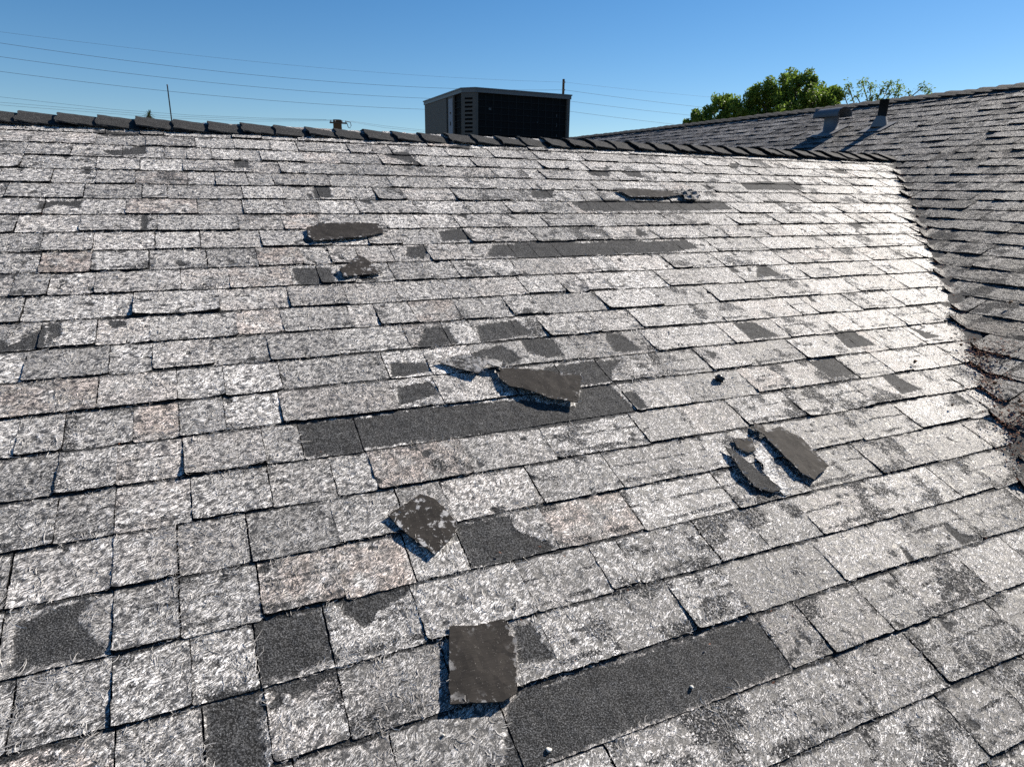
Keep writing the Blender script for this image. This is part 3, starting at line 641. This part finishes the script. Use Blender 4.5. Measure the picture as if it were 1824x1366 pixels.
scrap('torn_shingle', S['a'], lambda a, v: .0115 + .006 * sa((v - mm('a')[0][1]) / (mm('a')[1][1] - mm('a')[0][1])), 'long brown-black blade of torn shingle lying high on the slope', (M_FELT, M_GRAN), -.9, seed=2, fib=30)
scrap('torn_shingle', S['b'], lambda a, v: .0115 + .007 * sa((mm('b')[1][0] - a) / .14) , 'small triangular brown flap of shingle speckled white, with frayed left edge', (M_FELT, M_GRAN), .55, seed=3, fib=30)
scrap('torn_shingle', S['c'], lambda a, v: .0105 + .004 * sa((a - mm('c')[0][0]) / .17 * -1 + 1) , 'dark square torn shingle with white star-shaped scuff in its middle', (M_FELT, M_GRAN), .62, seed=4, fib=30)
scrap('torn_shingle', S['d'], lambda a, v: .0075 + .007 * sa((v - mm('d')[0][1]) / .125) * (1 - .35 * (a - mm('d')[0][0]) / .1) + .003 * sa((mm('d')[1][0] - a) / .1), 'large dark rectangular shingle flap standing off the roof at the bottom centre', (M_FELT, M_GRAN), -.35, seed=5, fib=8)
scrap('torn_shingle', S['e'], lambda a, v: .0105 + .007 * sa(1 - (a - mm('e')[0][0]) / .14) + .003 * sa((v - mm('e')[0][1]) / .25), 'long dark rounded flap, the larger of the pair of torn strips', (M_FELT, M_GRAN), -.5, seed=6, fib=35)
scrap('torn_shingle', S['f'], lambda a, v: .0105 + .007 * sa(1 - (a - mm('f')[0][0]) / .10), 'narrow grey granule strip beside the larger dark flap, white fibre between them', (M_GRAN, M_FELT), 0., seed=7, fib=60)
scrap('torn_shingle', S['g'], lambda a, v: .012 + .012 * sa((v - mm('g')[0][1] + .02) / .13) * (1 - .45 * max(0, (a - mm('g')[0][0]) / .3)) + .006 * sa((a - mm('g')[0][0]) / .3), 'large brown curled-over shingle flap above the long dark strip', (M_FELT, M_GRAN), -.55, seed=8, fib=45)
_t = NT('frayed_white_mat'); _v = _t.n('TexCoord').outputs['Object']
_m = _t.step(_t.math('ADD', _t.noise(_v, 75, 4, .7), _t.math('MULTIPLY', _t.noise(_v, 22, 3), .5)), .62, .86)
M_SH2 = _t.done(_t.mix(_m, (.03, .029, .028), (.34, .33, .32)), .7, .25, bump=_m, dist=.003)
scrap('torn_shingle', S['h'], lambda a, v: .0125 + .010 * math.exp(-((a - mm('h')[2][0] - .03) / .06) ** 2) + .004 * sa((v - mm('h')[0][1]) / .08), 'pale tented shingle corner lifted beside the large brown flap', (M_SH2, M_FELT), 0., seed=9, fib=60)
_t = NT('bright_frayed_fibre'); _v = _t.n('TexCoord').outputs['Object']; _m = _t.step(_t.noise(_v, 120, 5, .75), .36, .60)
M_FRAY = _t.done(_t.mix(_m, (.12, .115, .11), (.82, .80, .77)), .6, .4, bump=_m, dist=.004)
scrap('torn_shingle', S['k'], lambda a, v: .009 + .004 * math.sin(v * 70), 'ragged strip of bright white fibre lying between the two dark torn strips', (M_FRAY, M_FELT), 0., seed=13, rag=.02, fib=140)
scrap('torn_shingle', S['l'], lambda a, v: .0095, 'small brown patch of shingle backing just above the narrow granule strip', (M_FELT, M_GRAN), -.6, seed=14, fib=25)
scrap('torn_shingle', S['j'], lambda a, v: .014 + .018 * (.5 + .5 * math.sin(a * 95)) * (.5 + .5 * math.sin(v * 120 + 1)), 'small crumpled pale-and-dark wad of shingle beside the thin brown strip near the ridge', (M_SH2, M_FELT), 0., seed=12, fib=50)
scrap('torn_shingle', S['i'], lambda a, v: .0115 + .006 * sa((v - mm('i')[0][1]) / .08), 'thin brown strip of torn shingle near the ridge, ragged at its end', (M_FELT, M_GRAN), -.8, seed=10, fib=60)
# ------------------------------------------------------------------ roof vents on the wing slope
M_GALV = mat_plain('galvanised_sheet', (.13, .14, .155), .55, .4, .3, var=.25, scale=14)
M_PIPE = mat_plain('black_plastic_pipe', (.010, .010, .011), .6, .2)
M_FLASH = mat_plain('flashing_sheet', (.20, .20, .205), .7, .25, .1, var=.2, scale=20)
def on_side(x, y): return Vector((x, y, ZR2 - (XR2 - x) * TP))
vp = on_side(5.935, 4.66)
pipe = tag(empty('vent_pipe', vp), 'black vent pipe rising from a grey cone boot on the wing slope', 'vent pipe')
m = MB(); m.tube([(0, 0, -.02), (.004, -.002,   .24)], .040, 20, True); m.build('pipe', M_PIPE, pipe, True)
m = MB(); m.tube([(-.012, 0, -.01), (-.008, 0, .03), (0, 0, .088)], [.078, .066, .045], 20, False); m.build('boot', M_FLASH, pipe, True)
def plate(name, par, hx, hy, dx=0., h=.016):
    m = MB(); ux = Vector((CP, 0, SP)); nz = Vector((-SP, 0, CP))
    m.quadbox(ux * (-hx + dx) + Vector((0, -hy, 0)) + nz * (h - .003), ux * 2 * hx, (0, 2 * hy, 0), nz * .003); return m.build(name, M_FLASH, par)
plate('flashing', pipe, .12, .12, -.03, .013)
vv = on_side(5.93, 5.22)
vent = tag(empty('roof_vent', vv), 'squat grey metal roof vent with half-barrel hood on the wing slope', 'roof vent')
m = MB(); m.tube([(0, 0, -.03), (0, 0, .19)], [.072, .068], 22, True); m.build('riser', M_GALV, vent, True)
plate('flashing', vent, .14, .14, -.04, .013)
V = []; F = []; n = 16
for lay, rr in ((0, .100), (1, .095)):
    for yy in (-.15, .15):
        for i in range(n + 1):
            an = math.radians(-12 + 204 * i / n); V.append((math.cos(an) * rr, yy, .145 + math.sin(an) * rr * .72))
k = n + 1
for i in range(n):
    F += [(i, i + 1, k + i + 1, k + i), (2 * k + i, 3 * k + i, 3 * k + i + 1, 2 * k + i + 1), (i, 2 * k + i, 2 * k + i + 1, i + 1), (k + i, k + i + 1, 3 * k + i + 1, 3 * k + i)]
for i in (0, n): F.append((i, k + i, 3 * k + i, 2 * k + i))
mesh_obj('hood', V, F, M_GALV, vent, smooth=False)
m = MB(); m.quadbox((-.085, .14, .13), (.17, 0, 0), (0, .004, 0), (0, 0, .09)); m.build('end_plate', M_GALV, vent)

# ------------------------------------------------------------------ packaged air conditioner behind the ridge
M_CAB = mat_plain('grey_painted_cabinet', (.13, .108, .09), .65, .2, var=.12, scale=9)
M_LID = mat_plain('grey_painted_lid', (.15, .14, .135), .45, .45, var=.15, scale=7)
M_COIL = mat_plain('dark_coil_fins', (.010, .010, .010), .7, .12, var=.5, scale=60)
M_SLOT = mat_plain('louver_shadow', (.004, .004, .004), .9, .1)
M_WIRE = mat_plain('guard_wire', (.028, .027, .026), .7, .15)
M_LABEL = mat_plain('faded_sticker', (.30, .30, .32), .7, .3, var=.25, scale=30)
M_SPOT = mat_plain('bent_fin_patch', (.10, .10, .10), .6, .3)
Z0, Z1 = 3.80, 4.895
ac = tag(empty('air_conditioner', (2.77, 7.0, Z0)), 'boxy dark grey rooftop air conditioner standing behind the ridge', 'air conditioner')
def rel(p): return [(a - 2.77, b - 7.0) for a, b in p]
FP = [(2.774, 7.0), (3.90, 7.0), (3.90, 8.40), (2.664, 8.40), (2.664, 7.11)]
H = Z1 - Z0
inner = [(2.80, 7.03), (3.87, 7.03), (3.87, 8.37), (2.695, 8.37), (2.695, 7.125)]
m = MB(); m.prism(rel(inner), 0, H); m.build('coil', M_COIL, ac)
o_ = .016
m = MB(); m.prism(rel([(2.766, 7 - o_), (3.92, 7 - o_), (3.92, 8.42), (2.648, 8.42), (2.648, 7.104)]), H, H + .012)
m.prism(rel([(2.770, 7 - .008), (3.912, 7 - .008), (3.912, 8.412), (2.656, 8.412), (2.656, 7.106)]), H - .035, H - .0005); m.build('lid', M_LID, ac)
m = MB(); m.prism(rel([(2.664, 7.11), (3.90, 7.0), (3.90, 8.40), (2.664, 8.40)]), -.04, .06); m.build('base_rail', M_CAB, ac)
m = MB(); m.box(3.868 - 2.77, 3.902 - 2.77, -.002, .04, 0, H - .036); m.build('post', M_CAB, ac)
# chamfered corner with a column of slots
c0 = Vector((2.664 - 2.77, .11, 0)); c1 = Vector((2.774 - 2.77, 0, 0)); ud = (c1 - c0); nrm = Vector((-ud.y, ud.x, 0)).normalized() * -1
if nrm.y > 0: nrm = -nrm
m = MB(); m.quadbox(c0 - nrm * .015, ud * 1.0, nrm * .015, (0, 0, H - .036)); m.quadbox((c1.x, .0, 0), (.030, 0, 0), (0, .02, 0), (0, 0, H - .036)); m.build('corner_panel', M_CAB, ac)
for i in range(24):
    z = .06 + i * .0405
    m = MB(); m.quadbox(c0 + ud * .22 + nrm * .0008 + Vector((0, 0, z)), ud * .56, nrm * .002, (0, 0, .019)); m.build('louver_slot', M_SLOT, ac)
# left side: coil strip, sticker strip, access panel with three louvred vents
xs = 2.664 - 2.77
def wallx(name, y0, y1, z0, z1, mat, out=0., th=.02): m = MB(); m.box(xs - out, xs - out + th, y0, y1, z0, z1); return m.build(name, mat, ac)
wallx('corner_strip', .112, .126, 0, H - .036, M_CAB)
wallx('label_strip', .375, .56, 0, H - .036, M_CAB)
st_ = wallx('sticker', .40, .53, .25, H - .06, M_LABEL, .002, .002)
for i in range(5): wallx('sticker_print', .45, .48, .40 + i * .12, .42 + i * .12 + .02 * (i % 2), M_WIRE, .0035, .001)
wallx('panel_gap', .562, .60, 0, H - .036, M_SLOT, -.01)
ap = wallx('access_panel', .602, 1.40, 0, H - .036, M_CAB)
for c in range(3):
    for i in range(9):
        wallx('vent_slot', .80 + c * .125, .88 + c * .125, .44 + i * .026, .455 + i * .026, M_SLOT, .0008, .001)
# wire guards
m = MB()
for i in range(1, 12): m.box(.034 + i * .0885, .038 + i * .0885, .008, .012, .0, H - .036)
for i in range(1, 16): m.box(.030, 1.10, .012, .016, i * .066, i * .066 + .004)
m.build('wire_guard', M_WIRE, ac)
m = MB()
for i in range(1, 3): m.box(xs + .012, xs + .016, .126 + i * .083, .130 + i * .083, 0, H - .036)
for i in range(1, 16): m.box(xs + .008, xs + .012, .126, .375, i * .066, i * .066 + .004)
m.build('wire_guard', M_WIRE, ac)
for (a, b, s1, s2) in ((.165, .90, .03, .022), (.50, .63, .035, .032), (.98, .87, .008, .03), (.98, .77, .008, .035), (.985, .66, .008, .03), (.74, .80, .01, .01), (.80, .62, .01, .012), (.62, .86, .012, .008), (.52, .53, .01, .012), (.30, .70, .008, .008)):
    m = MB(); m.box(a, a + s1, .027, .029, b, b + s2); m.build('fin_patch', M_SPOT, ac)
m = MB()
for px_, py_ in ((.02, .15), (1.05, .15), (.02, 1.3), (1.05, 1.3)): m.box(px_, px_ + .05, py_, py_ + .05, ZR - (7.0 + py_ + .05 - YR) * TP - Z0 - .03, -.04)
m.build('stand', M_CAB, ac)

# ------------------------------------------------------------------ poles, mast, power lines
M_METAL = mat_plain('weathered_metal', (.16, .16, .17), .5, .5, .4)
M_POLE = mat_plain('creosote_timber', (.10, .07, .05), .85, .2, scale=30)
M_LINE = mat_plain('power_line_metal', (.09, .09, .10), .6, .3)
M_CER = mat_plain('insulator_glaze', (.25, .22, .20), .3, .5)
mast = tag(empty('mast', (-.142, 9.0, 2.9)), 'thin bare metal mast poking up behind the ridge', 'mast')
m = MB(); m.tube([(.012, 0, -.9), (-.002, 0, 2.06)], [.010, .0065], 10); m.build('tube', M_METAL, mast, True)
m = MB(); m.tube([(-.002, 0, 2.05), (-.002, 0, 2.066)], .008, 10); m.build('tip_cap', M_METAL, mast)
def utility_pole(x, y, ztop, r, label, arms, aw):
    p = tag(empty('utility_pole', (x, y, 0)), label, 'utility pole')
    m = MB(); m.tube([(0, 0, -.3), (0, 0, ztop)], [r * 1.35, r], 14); m.build('shaft', M_POLE, p, True)
    for z in arms:
        m = MB(); m.box(-aw, aw, -r - .1, -r - .005, z - .06, z + .06); m.build('crossarm', M_POLE, p)
        for dx in (-.85, -.35, .45, .9):
            m = MB(); m.tube([(dx * aw, -r - .05, z + .06), (dx * aw, -r - .05, z + .12), (dx * aw, -r - .05, z + .20)], [.03, .055, .04], 8); m.build('insulator', M_CER, p)
    return p
p_far = utility_pole(11.45, 60, 9.13, .34, 'far timber utility pole with crossarm, its top just over the ridge', (8.86,), .7)
m = MB(); m.tube([(.72, -.4, 8.85), (.80, -.4, 8.55), (.95, -.4, 8.5), (1.05, -.4, 8.7), (1.0, -.4, 8.95), (.7, -.4, 9.0)], .03, 6); m.build('jumper_wire', M_LINE, p_far)
p_ac = utility_pole(13.61, 25, 8.02, .046, 'bare utility pole top sticking up behind the air conditioner', (), 1)
for z in (7.90, 7.62, 7.24, 6.87):
    m = MB(); m.tube([(0, -.05, z), (0, -.10, z)], .03, 8); m.build('insulator', M_CER, p_ac)
WL = [((0.00289, -0.02109, 7.75702), 7.90, (19.52, 7.82), .0026, 'topmost thin power line crossing the sky'),
      ((0.00425, -0.03759, 7.36366), 7.62, (20.33, 7.38), .0046, 'second power line from the top across the sky'),
      ((0.00406, -0.03727, 7.00905), 7.24, (19.73, 7.03), .0046, 'third power line from the top across the sky'),
      ((0.00397, -0.03516, 6.62857), 6.87, (18.34, 6.66), .0046, 'fourth power line from the top, reaching behind the vented panel')]
for co, zp, (xe, ze), r_, lab in WL:
    pts = []; adj = zp - (co[0] * 13.61 ** 2 + co[1] * 13.61 + co[2])
    for i in range(41):
        x = -16 + (13.61 + 16) * i / 40; pts.append((x, 25 - .10, co[0] * x * x + co[1] * x + co[2] + adj * max(0, (x + 2) / 15.6)))
    sl = (ze - zp) / (xe - 13.61)
    for i in range(1, 31):
        x = 13.61 + 28 * i / 30; d = x - 13.61; pts.append((x, 24.9, zp + (sl - .012) * d + .0022 * d * d * .9))
    m = MB(); m.tube(pts, r_, 5); tag(m.build('power_line', M_LINE, None, True), lab, 'power line', 'power lines over the roof')
LL = [([(-30, 59.6, 10.9), (-11.47, 59.6, 9.4), (-4.65, 59.6, 8.97), (.42, 59.6, 8.86), (5.5, 59.6, 8.92), (10.5, 59.6, 9.06)], 'lowest group, upper thin line running to the far pole'),
      ([(-30, 59.6, 10.1), (-11.52, 59.6, 9.05), (-1.29, 59.6, 8.72), (5, 59.6, 8.80), (11.05, 59.6, 9.06)], 'lowest group, middle thin line running to the far pole'),
      ([(-30, 59.6, 9.7), (-11.55, 59.6, 8.88), (-1.3, 59.6, 8.58), (5, 59.6, 8.66), (11.9, 59.6, 9.05)], 'lowest group, bottom thin line running to the far pole'),
      ([(12.4, 59.6, 9.06), (15.4, 59.6, 8.80), (18.9, 59.6, 8.62), (30, 59.6, 8.6)], 'upper short line sloping down from the far pole to the air conditioner'),
      ([(11.95, 59.6, 9.05), (15.4, 59.6, 8.66), (18.9, 59.6, 8.50), (30, 59.6, 8.4)], 'lower short line sloping down from the far pole to the air conditioner')]
for pts, lab in LL:
    m = MB(); m.tube(pts, .008, 5); tag(m.build('power_line', M_LINE, None, True), lab, 'power line', 'power lines on the far pole')

# ------------------------------------------------------------------ trees
def leaf_mat(name, c1, c2):
    t = NT(name); rn = t.n('Attribute', attribute_name='lv').outputs['Fac']
    return t.done(t.mix(rn, c1, c2), .5, .4, transl=.5)
M_LEAF = leaf_mat('tree_leaves', (.075, .14, .016), (.23, .32, .05))
M_LEAFD = leaf_mat('palm_leaves', (.02, .045, .015), (.05, .08, .03))
M_BARK = mat_plain('bark', (.12, .09, .065), .9, .2, scale=20)
def leaves(name, par, spots, mat, size, seed):
    r = np.random.default_rng(seed); V = []; F = []; L = []
    for (p, n, rad, sq) in spots:
        p = np.array(p)
        d = r.normal(0, 1, (n, 3)); d /= np.linalg.norm(d, axis=1)[:, None]
        pos = p + d * (rad * r.random(n) ** .45)[:, None] * np.array([1, 1, sq])
        for q in pos:
            u = r.normal(0, 1, 3); u /= np.linalg.norm(u); w = np.cross(u, r.normal(0, 1, 3)); w /= np.linalg.norm(w)
            s = size * r.uniform(.6, 1.3); b = len(V); c = np.cross(u, w)
            V += [q - u * s, q - u * .1 * s + w * s * .42 - c * s * .1, q + u * s, q - u * .1 * s - w * s * .42 - c * s * .1]
            F.append((b, b + 1, b + 2, b + 3)); L += [min(1, max(0, r.normal(.5, .28)))] * 4
    return mesh_obj(name, np.array(V), F, mat, par, attrs={'lv': ('FLOAT', L)})
LOBE = [(17.38, 21.48, 6.49, .53), (17.83, 21.36, 6.74, .67), (18.41, 21.21, 7.11, .63), (18.96, 20.9, 6.96, .74), (19.3, 20.91, 7.47, .63), (19.85, 20.59, 7.28, .84), (20.42, 20.48, 7.75, .8), (20.94, 20.19, 7.6, .95), (21.08, 20.26, 8.0, .55), (21.49, 19.88, 7.4, .88), (22.15, 19.56, 7.37, .63), (22.05, 19.7, 7.66, .42), (20.09, 20.32, 6.78, 1.05), (21.23, 19.8, 6.8, 1.05), (18.91, 20.77, 6.46, .84)]
SHOOT = [(22.68, 19.36, 7.52, .29), (22.5, 19.35, 7.22, .34), (22.9, 19.18, 7.27, .38), (23.37, 19.05, 7.54, .27), (23.15, 19.23, 7.79, .15), (23.37, 18.94, 7.19, .29), (23.79, 18.85, 7.54, .17), (23.61, 18.85, 7.28, .21), (24.06, 18.67, 7.34, .21), (24.06, 18.78, 7.69, .13), (24.41, 18.59, 7.61, .21), (24.34, 18.53, 7.33, .21), (24.72, 18.36, 7.34, .17), (25.17, 18.24, 7.62, .13), (25.4, 18.08, 7.47, .13), (24.55, 18.38, 7.15, .17)]
def tree(base, lobes, label, per, size, seed, r0, fork):
    tr = tag(empty('tree', (base[0], base[1], 0)), label, 'tree', 'trees beyond the wing roof')
    B = Vector((base[0], base[1], 0)); R = random.Random(seed); m = MB()
    top = Vector((base[0], base[1], fork)); m.tube([(0, 0, -.2), (.1, .05, fork * .5), tuple(top - B)], [r0 * 1.3, r0, r0 * .75], 10); m.build('trunk', M_BARK, tr, True)
    spots = []
    lm = MB()
    for (x, y, z, r) in lobes:
        r *= .93; z -= .24
        e = Vector((x, y, z)); mid = top.lerp(e, .5) + Vector((R.gauss(0, .3), R.gauss(0, .3), -.15))
        lm.tube([tuple(top - B), tuple(mid - B), tuple(e - B)], [r0 * .4, r0 * .22, .018], 6)
        sub = max(5, int(13 * r / .8))
        for _ in range(sub):
            d = Vector((R.gauss(0, 1), R.gauss(0, 1), R.gauss(0, 1))).normalized() * r * R.uniform(.35, 1.02)
            c = e + d; lm.tube([tuple(e - B), tuple(c - B)], [.015, .006], 4)
            spots.append((tuple(c - B), int(per * R.uniform(.5, 1.3)), R.uniform(.16, .32) * (.6 + .5 * min(1, r)), 1.25))
    lm.build('limb', M_BARK, tr)
    leaves('crown', tr, spots, M_LEAF, size, seed); return tr
tree((20.3, 20.6), LOBE, 'broad bright green leafy tree rising behind the wing ridge', 230, .070, 3, .22, 5.0)
tree((23.9, 18.9), [(x, y, z + .36, q * .75) for x, y, z, q in SHOOT], 'loose row of thin leafy shoots behind the wing ridge, beside the broad tree', 17, .052, 4, .08, 6.0)
palm = tag(empty('palm_tree', (-2.44, 60, 0)), 'tiny distant palm head showing just above the ridge', 'palm tree')
m = MB(); m.tube([(0, 0, -.3), (.05, 0, 4.5), (0, 0, 8.7)], [.22, .16, .14], 8); m.build('trunk', M_BARK, palm, True)
V = []; F = []; L = []; R = random.Random(9)
for i in range(46):
    az = R.uniform(0, 6.28); el = R.uniform(-.5, 1.4); ln = R.uniform(.5, .75); d = Vector((math.cos(az), math.sin(az), 0)); s = Vector((-d.y, d.x, 0))
    for j in range(4):
        a = (j / 4) * ln; b_ = (j + 1) / 4 * ln; f0 = Vector((0, 0, 8.7)) + d * a * math.cos(el) + Vector((0, 0, a * math.sin(el) - .5 * a * a)); f1 = Vector((0, 0, 8.7)) + d * b_ * math.cos(el) + Vector((0, 0, b_ * math.sin(el) - .5 * b_ * b_))
        w0 = .06 * (1 - j / 5); k = len(V); V += [tuple(f0 - s * w0), tuple(f0 + s * w0), tuple(f1 + s * w0 * .7), tuple(f1 - s * w0 * .7)]; F.append((k, k + 1, k + 2, k + 3)); L += [R.random()] * 4
mesh_obj('crown', V, F, M_LEAFD, palm, attrs={'lv': ('FLOAT', L)})

# ------------------------------------------------------------------ litter on the roof
M_POD = mat_plain('dry_seed_pod', (.17, .095, .05), .8, .3, var=.5, scale=60, bump=.003)
M_LIT = mat_plain('dry_leaf_litter', (.20, .085, .048), .85, .2, var=.6, scale=30)
M_STONE = mat_plain('pale_pebble', (.62, .60, .55), .7, .3)
M_TAR = mat_plain('tar_lump', (.012, .012, .012), .35, .5, bump=.004)
def roof_pt(a, v, h):
    w = front(np.array([a, v, h])); zs = ZR2 - (XR2 - w[0]) * TP + h
    return Vector((w[0], w[1], max(w[2], zs)))
def blob(name, mat, loc, r, seed, squash=(1, 1, .8), parent=None, sub=2):
    bm = bmesh.new(); bmesh.ops.create_icosphere(bm, subdivisions=sub, radius=1.0); q = random.Random(seed)
    ph = [q.uniform(0, 6) for _ in range(6)]
    for v in bm.verts:
        c = v.co; k = 1 + .14 * math.sin(c.x * 3 + ph[0]) + .12 * math.sin(c.y * 4 + ph[1]) + .10 * math.sin(c.z * 5 + ph[2]) + .05 * math.sin(c.x * 11 + c.y * 9 + ph[3])
        v.co = Vector((c.x * squash[0], c.y * squash[1], c.z * squash[2])) * r * k
    me = bpy.data.meshes.new(name); bm.to_mesh(me); bm.free(); me.materials.append(mat)
    me.polygons.foreach_set('use_smooth', np.ones(len(me.polygons), bool)); o = link(name, me, parent); o.location = loc; o.rotation_euler = (q.gauss(0, .4), q.gauss(0, .4), q.uniform(0, 6)); return o
PLAB = ['on the leaf pile in the valley', 'at the left edge of the valley leaf pile', 'by the picture edge, largest of its cluster', 'above the largest pod by the picture edge', 'below the valley leaf pile', 'on the shingle edge above the leaf pile', 'alone on the white shingles left of the valley', 'alone on the white shingles below the valley pile', 'up on the grey wing shingles', 'tucked under a grey shingle edge']
for i, (a, v) in enumerate(POD):
    rr = (.0075, .006, .010, .008, .007, .006, .007, .005, .007, .006)[i]
    o = blob('seed_pod', M_POD, roof_pt(a, v, .019 + rr * .7), rr, 40 + i, (1.25, .9, .85)); st = MB(); st.tube([(rr, 0, 0), (rr * 1.7, 0, rr * .3), (rr * 2.2, rr * .4, rr * .5)], .0008, 5); st.build('stalk', M_POD, o)
    tag(o, 'brown dry seed pod ' + PLAB[i], 'seed pod', 'seed pods near the valley')
for i, (a, v) in enumerate(PEBBLE):
    tag(blob('pebble', M_STONE, roof_pt(a, v, .0035), (.0055, .0055, .003)[i], 70 + i, (1.3, .9, .5)), ('pale pebble in the middle of the dark strip at the bottom', 'pale pebble low on the dark strip, near the bottom edge', 'tiny pale pebble left of the large dark flap')[i], 'pebble', 'pebbles on the roof')
(la, lv) = LUMP[0]
tag(blob('tar_lump', M_TAR, roof_pt(la, lv, .014), .015, 90, (1.3, .9, .7), sub=3), 'small black tar lump on white shingles near the valley', 'tar lump')
# fine litter nobody could count
R = random.Random(31); V = []; F = []
def chip(p, s):
    b = len(V); u = Vector((R.gauss(0, 1), R.gauss(0, 1), R.gauss(0, .35))).normalized(); w = u.cross(Vector((R.gauss(0, .4), R.gauss(0, .4), 1))).normalized()
    c = u.cross(w); V.extend([tuple(p - u * s), tuple(p + w * s * .5 + c * s * .2), tuple(p + u * s), tuple(p - w * s * .5 + c * s * .25)]); F.append((b, b + 1, b + 2, b + 3))
for _ in range(2600):     # gathered along the valley
    v = R.uniform(.3, 3.4); w = abs(R.gauss(0, .045)) * (1 if R.random() < .6 else 1.8)
    dens = .18 + .8 * math.exp(-((v - 2.62) / .25) ** 2) + .5 * math.exp(-((v - 2.95) / .15) ** 2)
    if R.random() > dens: continue
    a = XV - v * CP - w + .03; chip(roof_pt(a, v, .020 + abs(R.gauss(0, .005))), R.uniform(.0025, .007))
for pa, pv, n, sp in ((POD[0][0], POD[0][1], 300, .07), (POD[2][0], POD[2][1], 200, .06), (POD[4][0], POD[4][1], 120, .05)):
    for _ in range(n): chip(roof_pt(pa + R.gauss(0, sp), pv + R.gauss(0, sp * .6), .022 + abs(R.gauss(0, .007))), R.uniform(.003, .008))
for _ in range(130):     # a few crumbs blown across the slope
    v = R.uniform(.8, 3.5); a = R.uniform(-.6, XV - v * CP - .1)
    if R.random() < .75 and a < .2: continue
    chip(roof_pt(a, v, .012), R.uniform(.002, .005))
tag(mesh_obj('leaf_litter', V, F, M_LIT), 'reddish dry leaf crumbs gathered along the roof valley', 'litter', kind='stuff')
